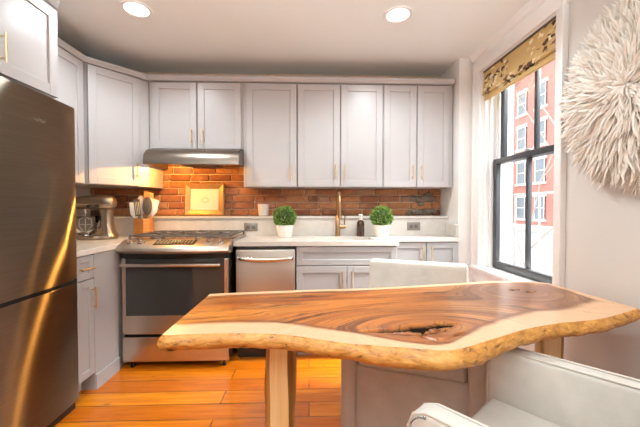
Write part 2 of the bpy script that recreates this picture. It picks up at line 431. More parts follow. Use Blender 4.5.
mortar_patch([(1.0 + .047 * k, 1.135 + .012 * (k % 2), .040) for k in range(6)])['label'] = 'grey scalloped mortar patch low on the brick'
mortar_patch([(1.04, 1.275, .05), (1.10, 1.265, .055), (1.16, 1.28, .05), (1.22, 1.27, .05), (1.19, 1.31, .045), (1.12, 1.22, .04)])['label'] = 'brown mortar patch high on the brick'
# stub wall at the right end of the cabinets
struct(MB().box(1.316, XR, 2.775, YB, 0, ZC).build('wall_stub', 'trim_paint', smooth=False), 'narrow pale wall return at the right end of the cabinets', 'wall')

# ------------------------------------------------------------------ window
wd = struct(thing('window_1', (XR, 2.24, WZ0), '', 'window'), 'tall double hung window with dark grey sashes', 'window')
def moulding(mb, axis, a0, a1, c, out, w):
    pass
mb = MB()   # casing: flat board with a raised outer back band, both sides
for y0, y1, o0, o1 in ((WY0 - .052, WY0 + .012, WY0 - .058, WY0 - .038), (WY1 - .012, WY1 + .085, WY1 + .06, WY1 + .092)):
    mb.box(XR - .020, XR + .004, y0, y1, .60, WZ1 + .06, .003)
    mb.box(XR - .034, XR + .004, o0, o1, .60, WZ1 + .06, .006)
mb.build('side_casing', 'trim_paint', wd)
mb = MB(); mb.box(XR - .022, XR + .004, WY0 - .082, WY1 + .092, WZ1 - .01, ZC - .03, .003)
mb.prism([(XR - .022, ZC - .055), (XR - .040, ZC - .045), (XR - .052, ZC - .02), (XR - .06, ZC), (XR + .002, ZC), (XR + .002, ZC - .055)], WY0 - .082, WY1 + .092, 'y')
mb.build('head_casing', 'trim_paint', wd)
mb = MB()   # jamb lining
mb.box(XR, XR + .25, WY0, WY0 + .018, WZ0, WZ1); mb.box(XR, XR + .25, WY1 - .018, WY1, WZ0, WZ1); mb.box(XR, XR + .25, WY0, WY1, WZ1 - .018, WZ1)
for y0, y1 in ((WY0 + .018, WY0 + .035), (WY1 - .035, WY1 - .018)):
    mb.box(XR + .065, XR + .085, y0, y1, WZ0, WZ1, .003)
    mb.box(XR + .018, XR + .026, y0 - .006, y1 + .006, WZ0, WZ1, .003)
    mb.box(XR + .128, XR + .140, y0, y1 , WZ0, WZ1, .002)
mb.build('jamb', 'trim_paint', wd, smooth=False)
mb = MB(); mb.box(XR - .045, XR + .26, WY0 - .10, WY1 + .11, WZ0 - .005, WZ0 + .025, .006); mb.build('stool', 'trim_paint', wd)
mb = MB(); mb.box(XR - .018, XR + .004, WY0 - .08, WY1 + .09, WZ0 - .11, WZ0 - .006, .004); mb.box(XR - .028, XR + .004, WY0 - .085, WY1 + .095, WZ0 - .028, WZ0 - .006, .006); mb.build('apron', 'trim_paint', wd)
SY0, SY1 = WY0 + .036, WY1 - .036
def sash(name, x0, z0, z1, rb, rt, st):
    f = MB(); x1 = x0 + .04
    f.box(x0, x1, SY0, SY0 + st, z0, z1, .004); f.box(x0, x1, SY1 - st, SY1, z0, z1, .004)
    f.box(x0, x1, SY0 + st - .002, SY1 - st + .002, z0, z0 + rb, .004); f.box(x0, x1, SY0 + st - .002, SY1 - st + .002, z1 - rt, z1, .004)
    o = f.build(name, 'sash', wd)
    ym = (SY0 + SY1) / 2 - .02; MB().box(x0 + .004, x1 - .004, ym - .011, ym + .011, z0 + rb - .002, z1 - rt + .002, .003).build('muntin', 'sash', o)
    MB().box(x0 + .017, x0 + .021, SY0 + st - .004, SY1 - st + .004, z0 + rb - .004, z1 - rt + .004).build('pane', 'glass', o, smooth=False)
    return o
lo = sash('lower_sash', XR + .088, WZ0 + .026, 1.585, .062, .042, .042)
sash('upper_sash', XR + .142, 1.545, WZ1 - .02, .042, .05, .042)
mb = MB(); mb.box(XR + .085, XR + .115, 2.19, 2.24, 1.585, 1.60, .004); mb.tube([(XR + .10, 2.215, 1.597), (XR + .10, 2.24, 1.607)], .005); mb.build('sash_lock', 'blue_steel', lo)

# roman shade
sh = thing('roman_shade', (XR + .035, 2.25, 2.26), 'folded golden roman shade with brown and cream flowers at the window top', 'window shade')
mb = MB(); y0, y1 = WY0 + .022, WY1 - .022
mb.prism([(XR + .012, WZ1 - .02), (XR + .004, 2.20), (XR - .004, 2.125), (XR + .004, 2.118), (XR + .018, 2.135), (XR + .03, 2.2), (XR + .035, WZ1 - .02)], y0, y1, 'y'); mb.build('shade_cloth', 'shade', sh)
mb = MB(); mb.prism([(XR + .02, 2.16), (XR + .012, 2.078), (XR + .018, 2.072), (XR + .034, 2.078), (XR + .04, 2.16)], y0 + .004, y1 - .004, 'y'); mb.build('lower_fold', 'shade', sh)
MB().box(XR + .002, XR + .03, y0, y1, WZ1 - .03, WZ1 - .0185, .002).build('head_rail', 'iron', sh)

# ------------------------------------------------------------------ cabinets
def frame_M(o, u, n):
    u = Vector(u).normalized(); n = Vector(n).normalized(); z = Vector((0, 0, 1))
    return Matrix(((u.x, n.x, z.x, o[0]), (u.y, n.y, z.y, o[1]), (u.z, n.z, z.z, o[2]), (0, 0, 0, 1)))
def shaker(name, parent, M4, w, h, mat, st=.057, th=.02, z0=0.0, u0=0.0):
    """door on the plane of M4 (local u, outward n, z)"""
    mb = MB(); b = .0022
    mb.box(u0, u0 + st, 0, th, z0, z0 + h, b, 1, M4); mb.box(u0 + w - st, u0 + w, 0, th, z0, z0 + h, b, 1, M4)
    mb.box(u0 + st - .001, u0 + w - st + .001, 0, th, z0, z0 + st, b, 1, M4); mb.box(u0 + st - .001, u0 + w - st + .001, 0, th, z0 + h - st, z0 + h, b, 1, M4)
    mb.box(u0 + st - .004, u0 + w - st + .004, .001, th - .009, z0 + st - .004, z0 + h - st + .004, 0, 1, M4)
    return mb.build(name, mat, parent, smooth=False)
def pull(parent, M4, u, z, L=.128, vertical=True, th=.02):
    mb = MB(); r = .0055; so = .028
    f = lambda a, d: (M4 @ Vector((u, th + d, z + a)))[:] if vertical else (M4 @ Vector((u + a, th + d, z)))[:]
    mb.tube([f(-L / 2, so), f(L / 2, so)], r, 12)
    for a in (-L * .36, L * .36): mb.tube([f(a, -.001), f(a, so)], r * .75, 10)
    o = mb.build('handle', 'brass', parent); o['label'] = 'brass bar handle'; return o

UZ0, UZ1, UY = 1.368, 2.288, 2.88     # upper boxes: bottom, top, front of the box
GU = 'pale shaker wall cabinets'
def upper(x0, x1, doors, label, z0=UZ0, handles=(), y=UY):
    t = thing('wall_cabinet', ((x0 + x1) / 2, YB, z0), label, 'wall cabinet', GU)
    MB().box(x0, x1, y, YB - .022, z0, UZ1, .001, 1).build('cabinet_body', 'upper_paint', t, smooth=False)
    M4 = frame_M((x0, y - .0005, z0), (1, 0, 0), (0, -1, 0))
    g = .0035
    for i, (a, b) in enumerate(doors):
        d = shaker('door', t, M4, (b - a) - 2 * g, UZ1 - z0 - 2 * g - .004, 'upper_paint', u0=a - x0 + g, z0=g)
        hx = handles[i]
        pull(d, M4, hx - x0, .135 if z0 == UZ0 else .11)
    return t
upper(-.580, -.104, [(-.555, -.106)], 'single door wall cabinet above the dishwasher, right of the range hood', handles=[-.149])
upper(-.102, .667, [(-.100, .281), (.284, .665)], 'double door wall cabinet above the sink and faucet', handles=[.240, .326])
upper(.669, 1.305, [(.671, .971), (.975, 1.275)], 'double door wall cabinet next to the window, over the right outlet', handles=[.932, 1.014])
upper(-1.398, -.582, [(-1.368, -.982), (-.978, -.594)], 'short double door wall cabinet directly above the range hood', z0=1.70, handles=[-1.026, -.932])
# diagonal corner cabinet
t = thing('wall_cabinet', (-1.75, YB, UZ0), 'tall diagonal corner wall cabinet above the stand mixer', 'wall cabinet', GU)
P = [(XL + .002, YB - .022), (-1.405, YB - .022), (-1.405, UY + .0), (-1.70, 2.53), (XL + .002, 2.53)]
MB().prism(P, UZ0, UZ1, 'z').build('cabinet_body', 'upper_paint', t, smooth=False)
du = Vector((-1.405 + 1.70, UY - 2.53, 0)); dl = du.length; du.normalize(); dn = Vector((du.y, -du.x, 0))
M4 = frame_M((-1.70, 2.53, UZ0), du, dn)
d = shaker('door', t, M4, dl - .085, UZ1 - UZ0 - .009, 'upper_paint', u0=.002, z0=.0025); pull(d, M4, dl - .115, .135)
# wall cabinet on the left wall
t = thing('wall_cabinet', (XL, 2.2, UZ0), 'wall cabinet on the left wall between fridge and corner', 'wall cabinet', GU)
MB().box(XL + .002, -1.72, 1.89, 2.526, UZ0, UZ1, .001, 1).build('cabinet_body', 'upper_paint', t, smooth=False)
M4 = frame_M((-1.7195, 1.89, UZ0), (0, 1, 0), (1, 0, 0))
d = shaker('door', t, M4, .60, UZ1 - UZ0 - .009, 'upper_paint', u0=.004, z0=.0025); pull(d, M4, .04, .135)
# cabinet over the fridge
FC = -1.44
t = thing('wall_cabinet', (XL, 1.4, 1.80), 'deep cabinet above the fridge with a long brass handle', 'wall cabinet', GU)
MB().box(XL + .002, FC, .93, 1.884, 1.805, UZ1 + .02, .001, 1).build('cabinet_body', 'upper_paint', t, smooth=False)
M4 = frame_M((FC + .0005, .93, 1.805), (0, 1, 0), (1, 0, 0))
for a, b, hu in ((.003, .552, .500), (.556, .952, .608)):
    d = shaker('door', t, M4, b - a, .488, 'upper_paint', u0=a, z0=.003, st=.06); pull(d, M4, hu, .120, L=.14)
# crown moulding along the cabinet tops
def crown(path, label, idx, zt=UZ1):
    mb = MB(); prof = [(0.0, 0.0), (.022, .004), (.034, .030), (.034, .046), (-.02, .046), (-.02, 0)]
    pts = [Vector(p) for p in path]; rings = []; bm = bmesh.new()
    for i, p in enumerate(pts):
        d0 = (p - pts[i - 1]).normalized() if i > 0 else (pts[1] - p).normalized(); d1 = (pts[i + 1] - p).normalized() if i < len(pts) - 1 else d0
        n0 = Vector((d0.y, -d0.x)); n1 = Vector((d1.y, -d1.x)); n = (n0 + n1); n = n / n.length_squared * 2
        rings.append([bm.verts.new((p.x + n.x * a, p.y + n.y * a, zt + b)) for a, b in prof])
    k = len(prof)
    for a, b in zip(rings, rings[1:]):
        for j in range(k): bm.faces.new((a[j], a[(j + 1) % k], b[(j + 1) % k], b[j]))
    bm.faces.new(rings[0][::-1]); bm.faces.new(rings[-1])
    mb.bm.free(); mb.bm = bm
    struct(mb.build('trim_%d' % idx, 'upper_paint', smooth=False), label, 'moulding')
crown([(FC - .002, .93), (FC - .002, 1.884)], 'pale crown moulding on top of the cabinet above the fridge', 2, UZ1 + .02)
crown([(-1.72, 1.89), (-1.72, 2.52), (-1.412, UY - .014), (1.305, UY - .014)], 'pale crown moulding running along the cabinet tops', 1)

# ------------------------------------------------------------------ base cabinets
CZ = .925; CT = .035; BZ = CZ - CT          # worktop top, thickness, box top
GB = 'grey shaker base cabinets'
def base(x0, x1, yf, label, fronts, toe=.105, name='base_cabinet'):
    t = thing(name, ((x0 + x1) / 2, YB, 0), label, 'base cabinet', GB)
    mb = MB(); mb.box(x0, x1, yf, YB - .005, toe, BZ, .001, 1); mb.box(x0 + .005, x1 - .005, yf + .07, YB - .005, 0, toe + .001)
    mb.build('cabinet_body', 'lower_paint', t, smooth=False)
    M4 = frame_M((x0, yf - .0005, 0), (1, 0, 0), (0, -1, 0))
    for kind, a, b, z0, z1, h in fronts:
        d = shaker(kind, t, M4, b - a, z1 - z0, 'lower_paint', u0=a - x0, z0=z0, st=.052)
        if h: pull(d, M4, h[0] - x0, h[1])
    return t
YF = 2.49
# sink base: shell of panels so that the basin hangs free inside
t = thing('base_cabinet', (.29, YB, 0), 'wide grey sink base cabinet under the faucet', 'base cabinet', GB)
mb = MB(); mb.box(-.098, -.08, YF, YB - .005, .105, BZ); mb.box(.672, .69, YF, YB - .005, .105, BZ); mb.box(-.08, .672, YF, YF + .018, .70, BZ); mb.box(-.08, .672, YF, YB - .005, .105, .125); mb.box(-.09, .685, YF + .07, YF + .09, 0, .106); mb.box(-.08, .672, YF, YF + .018, .125, .16)
mb.box(.27, .32, YF, YF + .018, .16, .70)
mb.build('cabinet_body', 'lower_paint', t, smooth=False)
M4 = frame_M((-.098, YF - .0005, 0), (1, 0, 0), (0, -1, 0))
shaker('drawer_front', t, M4, .782, .145, 'lower_paint', u0=.003, z0=.737, st=.046)
d = shaker('door', t, M4, .388, .612, 'lower_paint', u0=.003, z0=.118, st=.052); pull(d, M4, .355, .63)
d = shaker('door', t, M4, .388, .612, 'lower_paint', u0=.395, z0=.118, st=.052); pull(d, M4, .431, .63)
# shallow cabinet at the right
base(.695, 1.312, 2.77, 'shallow grey base cabinet right of the sink, beside the window', [('door', .70, 1.022, .118, .882, (.985, .79)), ('door', 1.028, 1.308, .118, .882, (1.065, .79))])
# left run: narrow drawer cabinet next to the fridge, then blind corner panel
XF = -1.385
t = thing('base_cabinet', (XL, 2.0, 0), 'narrow grey drawer cabinet between fridge and range', 'base cabinet', GB)
mb = MB(); mb.box(XL + .002, XF - .02, 1.94, 2.105, .105, BZ, .001, 1); mb.box(XL + .002, XF - .09, 1.94, 2.105, 0, .106); mb.build('cabinet_body', 'lower_paint', t, smooth=False)
M4 = frame_M((XF - .0195, 1.94, 0), (0, 1, 0), (1, 0, 0))
d = shaker('drawer', t, M4, .160, .148, 'lower_paint', u0=.003, z0=.737, st=.038, th=.0195); pull(d, M4, .082, .806, L=.12, vertical=False)
d = shaker('door', t, M4, .160, .612, 'lower_paint', u0=.003, z0=.118, st=.045, th=.0195); pull(d, M4, .140, .615, L=.14)
t = thing('base_cabinet', (XL, 2.4, 0), 'plain grey corner panel beside the left of the range', 'base cabinet', GB)
mb = MB(); mb.box(XL + .002, XF - .01, 2.108, 3.16, 0, BZ, .001, 1); mb.build('cabinet_body', 'lower_paint', t, smooth=False)
MB().box(XF - .012, XF, 2.106, 2.36, 0, BZ - .002, .001, 1).build('end_panel', 'lower_paint', t, smooth=False)
MB().box(XF - .002, XF + .008, 2.108, 2.36, 0, .10, .002, 1).build('plinth_board', 'lower_paint', t, smooth=False)

# worktops
mb = MB(); z0, z1 = BZ + .0005, CZ
SX0, SX1, SY0s, SY1s = .035, .535, 2.55, 2.845
mb.box(-.575, SX0, 2.455, 2.976, z0, z1); mb.box(SX1, .70, 2.455, 2.976, z0, z1); mb.box(SX0, SX1, 2.455, SY0s, z0, z1); mb.box(SX0, SX1, SY1s, 2.976, z0, z1); mb.box(.70, 1.313, 2.735, 2.976, z0, z1)
bmesh.ops.remove_doubles(mb.bm, verts=mb.bm.verts, dist=1e-5)
tag(mb.build('worktop', 'quartz', smooth=False), 'long white quartz worktop around the sink and over the dishwasher', 'worktop')
mb = MB(); mb.prism([(XL + .002, 1.935), (XF + .006, 1.935), (XF + .006, 2.352), (-1.375, 2.37), (-1.375, 2.976), (XL + .002, 2.976)], z0, z1, 'z', .002)
tag(mb.build('worktop', 'quartz', smooth=False), 'short white worktop under the stand mixer, left of the range', 'worktop')
# ledge / backsplash
mb = MB(); mb.box(XL + .002, 1.314, 2.978, YB - .0215, CZ - .002, 1.082); mb.box(XL + .002, 1.314, 2.966, YB - .021, 1.083, 1.105, .003)
tag(mb.build('backsplash', 'quartz', smooth=False), 'white backsplash ledge running below the brick', 'backsplash')
tag(MB().box(1.29, 1.3145, 2.76, 2.964, CZ + .001, 1.035, .002).build('side_splash', 'quartz', smooth=False), 'short white splash panel at the right end of the worktop', 'backsplash')

# sink
t = thing('sink', (.285, 2.7, .70), 'white undermount sink basin in front of the faucet', 'sink')
mb = MB(); a0, a1, b0, b1 = SX0 - .008, SX1 + .008, SY0s - .008, SY1s + .008; tz = BZ - .001
mb.box(a0 - .01, a0 + .006, b0 - .01, b1 + .01, .70, tz); mb.box(a1 - .006, a1 + .01, b0 - .01, b1 + .01, .70, tz); mb.box(a0, a1, b0 - .01, b0 + .006, .70, tz); mb.box(a0, a1, b1 - .006, b1 + .01, .70, tz); mb.box(a0, a1, b0, b1, .695, .71)
mb.build('basin', 'ceramic', t, smooth=False)
MB().lathe([(.0, .711), (.042, .711), (.045, .714), (.03, .715), (.0, .712)], .285, 2.70, 24, False).build('drain', 'chrome', t)

# dishwasher
t = thing('dishwasher', (-.335, YB, 0), 'narrow stainless dishwasher with curved bar handle', 'dishwasher')
MB().box(-.562, -.104, 2.50, 3.14, .10, BZ - .004).build('tub', 'black', t, smooth=False)
mb = MB(); mb.box(-.560, -.106, 2.462, 2.505, .115, .862, .006); mb.build('door', 'steel_v', t)
MB().box(-.560, -.106, 2.475, 2.505, .866, .884, .002).build('control_strip', 'black', t)
MB().box(-.562, -.104, 2.535, 2.56, 0, .112).build('kick_plate', 'black', t, smooth=False)
mb = MB(); pts = [(-.335 + .205 * s, 2.420 + .028 * abs(s) ** 3 + (.02 if abs(s) > .97 else 0), .797 - .006 * (1 - s * s)) for s in [k / 12 - 1 for k in range(25)]]
mb.tube(pts, [.0135 + .007 * (1 - (k / 12 - 1) ** 2) for k in range(25)], 12)
for s in (-1, 1): mb.box(-.335 + s * .205 - .012, -.335 + s * .205 + .012, 2.44, 2.466, .783, .812, .005)
mb.build('handle', 'steel', t)

# ------------------------------------------------------------------ range
RX0, RX1, RYF = -1.366, -.588, 2.385
rcx = (RX0 + RX1) / 2
t = thing('range', (rcx, 2.7, 0), 'stainless slide-in gas range with black oven glass', 'range')
mb = MB(); mb.box(RX0 + .004, RX1 - .004, RYF + .02, 2.96, .07, .895); mb.build('range_body', 'black', t, smooth=False)
# cooktop with rim
mb = MB(); mb.box(RX0 - .005, RX1 + .012, 2.43, 2.97, .9265, .946, .005); mb.build('cooktop', 'steel', t)
# sloped bull-nose control panel, curved outwards in plan
bm = bmesh.new(); n = 24; prof = [(.06, .947), (.045, .947), (-.040, .908), (-.060, .893), (-.066, .878), (-.057, .864), (-.03, .855), (.03, .853), (.06, .853)]
rings = []
for i in range(n + 1):
    s = i / n * 2 - 1; x = rcx + s * (RX1 - RX0 + .018) / 2; bulge = -.045 * (1 - s * s)
    rings.append([bm.verts.new((x, RYF + .0 + d + (bulge if d < .04 else 0), z)) for d, z in prof])
for a, b in zip(rings, rings[1:]):
    for j in range(len(prof)): bm.faces.new((a[j], a[(j + 1) % len(prof)], b[(j + 1) % len(prof)], b[j]))
bm.faces.new(rings[0]); bm.faces.new(rings[-1][::-1])
mb = MB(); mb.bm.free(); mb.bm = bm; cp = mb.build('control_panel', 'range_steel', t, angle=50)
def panel_pt(x, f):
    s = (x - rcx) / ((RX1 - RX0 + .018) / 2); by = -.045 * (1 - s * s)
    a = Vector((x, RYF + .045 + by * 0, .947)); b = Vector((x, RYF - .040 + by, .908)); return a.lerp(b, f)
for x in (RX0 + .065, RX0 + .145, RX1 - .145, RX1 - .065):
    p = panel_pt(x, .5); nrm = Vector((0, -.36, 1)).normalized(); Q = Matrix.Translation(p) @ nrm.to_track_quat('Z', 'Y').to_matrix().to_4x4()
    mb = MB(); mb.lathe([(.024, -.004), (.024, .004), (.019, .008), (.0175, .026), (.014, .029), (0.0005, .029)], n=24, M4=Q); mb.box(-.004, .004, -.0165, .0165, .026, .036, .002, M4=Q)
    mb.build('knob', 'chrome', t)
p0, p1 = panel_pt(rcx, .12), panel_pt(rcx, .75); sl = (p1 - p0); Ld = sl.length; v = sl.normalized(); nn = Vector((1, 0, 0)).cross(v)
if nn.z < 0: nn = -nn
Q = Matrix(((1, v.x, nn.x, p0.x), (0, v.y, nn.y, p0.y), (0, v.z, nn.z, p0.z), (0, 0, 0, 1)))
dsp = MB().box(-.145, .145, 0, Ld, -.003, .0035, .001, 1, Q).build('display', 'led', t, smooth=False)
mb = MB(); rng = random.Random(5)
for r in range(3):
    for k in range(11):
        if abs(k - 5) < 2 and r == 0: continue
        u = -.128 + k * .0245; mb.box(u, u + .013, .012 + r * .022, .017 + r * .022, .0036, .0042, 0, 1, Q)
mb.build('button_marks', 'display_text', dsp, smooth=False)
mb = MB()
for k, u in enumerate((-.028, -.012, .008, .024)): mb.box(u, u + .010, .012, .026, .0036, .0042, 0, 1, Q); mb.box(u + .003, u + .007, .0145, .0235, .0043, .0043, 0, 1, Q)
mb.build('digits', 'led_green', dsp, smooth=False)
# vent strip, door, drawer
MB().box(RX0 + .006, RX1 - .006, RYF - .008, RYF + .03, .818, .8525).build('vent_strip', 'black', t, smooth=False)
mb = MB(); yd = RYF - .018
dr = None
mb.box(RX0 + .004, RX1 - .004, yd, RYF + .022, .258, .812, .004); dr = mb.build('oven_door', 'steel', t, smooth=False)
MB().box(RX0 + .034, RX1 - .034, yd - .004, yd + .004, .395, .812, .002).build('window_glass', 'oven_glass', dr, smooth=False)
mb = MB(); mb.tube([(RX0 + .02, yd - .045, .772), (RX1 - .05, yd - .045, .772)], .0135, 14)
for x in (RX0 + .045, RX1 - .075): mb.box(x - .012, x + .012, yd - .045, yd + .002, .761, .783, .003)
mb.build('handle', 'steel', dr)
MB().box(RX0 + .004, RX1 - .004, yd, RYF + .022, .055, .236, .004).build('drawer', 'steel', t, smooth=False)
mb = MB()
for x in (RX0 + .05, RX1 - .05):
    MB().lathe([(.016, 0), (.018, .008), (.01, .012), (.01, .06)], x, RYF + .03, 14).build('foot', 'black', t)
for x in (RX0 + .05, RX1 - .05): MB().lathe([(.016, 0), (.018, .008), (.01, .012), (.01, .072)], x, 2.9, 14).build('foot', 'black', t)
# burners and grates
for x, y, r in ((-1.19, 2.56, .045), (-1.19, 2.83, .04), (-.765, 2.56, .045), (-.765, 2.83, .04), (rcx, 2.70, .05)):
    MB().lathe([(r * 1.25, .943), (r * 1.2, .951), (r, .953), (r * .95, .962), (.001, .964)], x, y, 24, False).build('burner', 'iron', t)
for gx0, gx1 in ((RX0 + .02, rcx - .125), (rcx - .12, rcx + .12), (rcx + .125, RX1 - .01)):
    mb = MB(); ya, yb = 2.45, 2.955; zt = .978
    for x in (gx0, gx1): mb.box(x - .006, x + .006, ya, yb, zt - .012, zt, .003)
    for y in (ya, (ya + yb) / 2, yb): mb.box(gx0, gx1, y - .006, y + .006, zt - .012, zt, .003)
    xm = (gx0 + gx1) / 2
    for y in (ya + .125, yb - .125):
        for s in (-1, 1):
            mb.box(min(xm + s * .03, xm + s * (gx1 - gx0) / 2), max(xm + s * .03, xm + s * (gx1 - gx0) / 2), y - .005, y + .005, zt - .010, zt + .003, .002)
        mb.box(xm - .005, xm + .005, y + .03, y + .12, zt - .010, zt + .003, .002); mb.box(xm - .005, xm + .005, y - .12, y - .03, zt - .010, zt + .003, .002)
    for x in (gx0, gx1):
        for y in (ya, yb): mb.box(x - .006, x + .006, y - .006, y + .006, .943, zt - .01, .002)
    mb.build('grate', 'iron', t)

# range hood
t = thing('range_hood', (-.97, YB, 1.53), 'stainless under-cabinet range hood with warm lamps', 'range hood')
hx0, hx1 = -1.362, -.582
mb = MB(); shell = [(3.14, 1.698), (2.87, 1.698), (2.80, 1.690), (2.74, 1.668), (2.70, 1.630), (2.685, 1.585), (2.683, 1.543), (2.692, 1.543), (2.695, 1.60), (2.73, 1.65), (2.80, 1.677), (3.14, 1.684)]
mb.prism(shell, hx0, hx1, 'x')
side = [(3.14, 1.697), (2.87, 1.697), (2.80, 1.689), (2.74, 1.667), (2.702, 1.630), (2.687, 1.585), (2.686, 1.545), (3.14, 1.545)]
mb.prism(side, hx0, hx0 + .004, 'x'); mb.prism(side, hx1 - .004, hx1, 'x')
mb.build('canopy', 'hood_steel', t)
MB().box(hx0 + .004, hx1 - .004, 2.70, 3.13, 1.583, 1.588).build('underside_plate', 'steel', t, smooth=False)
for a, b in ((hx0 + .20, hx0 + .37), (hx0 + .385, hx0 + .56)):
    mb = MB(); mb.box(a, b, 2.80, 3.06, 1.571, 1.5835, .002)
    for k in range(9): y = 2.785 + k * .031; mb.box(a + .012, b - .012, y + .02, y + .028, 1.567, 1.572, .001)
    mb.build('filter', 'iron', t, smooth=False)
for x, pw in ((hx0 + .15, 40), (hx1 - .15, 2)):
    MB().lathe([(.034, 1.5835), (.034, 1.577), (.028, 1.5755), (.001, 1.5755)], x, 2.75, 24).build('lamp_lens', 'hood_lamp', t)
    ld = bpy.data.lights.new('hood_lamp_light', 'POINT'); ld.energy = pw; ld.color = (1, .50, .10); ld.shadow_soft_size = .006
    lo_ = bpy.data.objects.new('hood_lamp_light', ld); C.objects.link(lo_); lo_.location = (x, 2.75, 1.568)
for k in range(2): MB().lathe([(.0065, -.004), (.0065, .004), (.001, .005)], n=12, M4=Matrix.Translation((hx0 + .47 + k * .03, 2.7405, 1.665)) @ Matrix.Rotation(R(55), 4, 'X')).build('push_button', 'chrome', t)

# ------------------------------------------------------------------ fridge
FX = -1.352
t = thing('fridge', (-1.7, 1.4, 0), 'tall dark stainless bottom freezer fridge at the left edge', 'fridge')
MB().box(XL + .02, FX - .07, .95, 1.925, .03, 1.755, .004).build('fridge_body', 'iron', t)
def curved_door(name, z0, z1):
    bm = bmesh.new(); n = 20; prof = []; y0, y1 = .945, 1.93
    for i in range(n + 1):
        s = i / n * 2 - 1; prof.append((FX - .012 * abs(s) ** 2.5 - (.004 if abs(s) > .985 else 0), (y0 + y1) / 2 + s * (y1 - y0) / 2))
    prof = [(FX - .066, y0)] + prof + [(FX - .066, y1)]
    mb = MB(); mb.prism(prof, z0, z1, 'z', .0); return mb.build(name, 'fridge', t, angle=40)
dU = curved_door('upper_door', .765, 1.765)
curved_door('freezer_door', .055, .742)
MB().box(FX - .06, FX - .012, .95, 1.925, .738, .770).build('door_gap', 'black', t, smooth=False)
MB().box(FX - .05, FX - .028, .95, 1.924, .736, .752, .004).build('grip_channel', 'chrome', t)
MB().box(FX - .09, FX - .03, .96, 1.92, .0, .056).build('toe_grille', 'black', t, smooth=False)
cu = bpy.data.curves.new('logo', 'FONT'); cu.body = 'KitchenAid'; cu.size = .036; cu.extrude = .0006
cu.materials.append(M['silver']); cob = bpy.data.objects.new('logo_text', cu); lme = bpy.data.meshes.new_from_object(cob); bpy.data.objects.remove(cob)
lg = bpy.data.objects.new('logo', lme); C.objects.link(lg); lg.parent = dU
lg.location = Vector((FX - .0015, 1.545, 1.615)) - Vector(t.location); lg.rotation_euler = (R(90), 0, R(90))

# ------------------------------------------------------------------ things on the worktop and ledge
def foliage_ball(r, n, seed):
    rng = random.Random(seed); bm = bmesh.new()
    for i in range(n):
        zz = 1 - 2 * (i + .5) / n; a = i * 2.39996 + rng.uniform(-.2, .2); q = math.sqrt(1 - zz * zz)
        d = Vector((q * math.cos(a), q * math.sin(a), zz)); c = d * r * rng.uniform(.80, 1.03)
        up = (d + Vector((rng.uniform(-1, 1), rng.uniform(-1, 1), rng.uniform(-1, 1))) * .7).normalized()
        sd = up.cross(Vector((rng.uniform(-1, 1), rng.uniform(-1, 1), rng.uniform(-1, 1)))).normalized(); L = rng.uniform(.015, .025); w = L * .36; nn = up.cross(sd)
        vs = [bm.verts.new(c + p) for p in (Vector(), up * L * .5 + sd * w + nn * .002, up * L + nn * -.001, up * L * .5 - sd * w + nn * .002)]
        bm.faces.new(vs)
    mb = MB(); mb.bm.free(); mb.bm = bm; return mb
def boxwood(x, y, label, seed, pot_h=.104, r=.090):
    t = thing('potted_boxwood', (x, y, CZ), label, 'potted plant', 'boxwood balls in white pots'); z = CZ
    p = MB().lathe([(.001, z + .001), (.056, z + .001), (.060, z + .006), (.078, z + pot_h), (.0775, z + pot_h + .003), (.073, z + pot_h + .002), (.070, z + pot_h - .012), (.001, z + pot_h - .014)], x, y, 36, False).build('pot', 'ceramic', t)
    MB().lathe([(.0695, z + pot_h - .013), (.04, z + pot_h - .006), (.001, z + pot_h - .005)], x, y, 24, False).build('soil', 'soil', t)
    MB().tube([(x, y, z + pot_h - .01), (x, y, z + pot_h + .06)], .008).build('stem', 'tan_wood', t)
    b = foliage_ball(r, 1500, seed); bmesh.ops.translate(b.bm, vec=(x, y, z + pot_h + .070), verts=b.bm.verts)
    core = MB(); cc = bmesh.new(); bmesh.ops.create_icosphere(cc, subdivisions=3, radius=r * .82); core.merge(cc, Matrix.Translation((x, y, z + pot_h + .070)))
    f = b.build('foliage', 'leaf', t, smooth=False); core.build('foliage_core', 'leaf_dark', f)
    return t
boxwood(-.212, 2.83, 'round boxwood in a white pot by the left outlet', 1)
boxwood(.648, 2.83, 'round boxwood in a white pot beside the brown soap bottle', 2)
# faucet
t = thing('faucet', (.262, 2.905, CZ), 'bronze gooseneck sink faucet with side lever', 'faucet'); fx, fy = .262, 2.905
MB().lathe([(.027, CZ), (.027, CZ + .006), (.0215, CZ + .009), (.0215, CZ + .19), (.019, CZ + .194)], fx, fy, 28).build('faucet_body', 'faucet', t)
arc = [(fx, fy, CZ + .18), (fx, fy, CZ + .292)] + [(fx, fy - .095 + .095 * math.cos(a), CZ + .292 + .095 * math.sin(a)) for a in [math.pi * k / 14 for k in range(1, 15)]] + [(fx, fy - .19, CZ + .245)]
MB().tube(arc, .0125, 16).build('spout', 'faucet', t)
MB().tube([(fx, fy - .19, CZ + .25), (fx, fy - .19, CZ + .17)], [.0145, .017], 16).build('spray_head', 'faucet', t)
mb = MB(); mb.tube([(fx + .018, fy, CZ + .085), (fx + .072, fy, CZ + .085)], .0175, 18); mb.tube([(fx + .062, fy, CZ + .088), (fx + .066, fy - .004, CZ + .185)], .0065, 12); mb.build('lever', 'faucet', t)
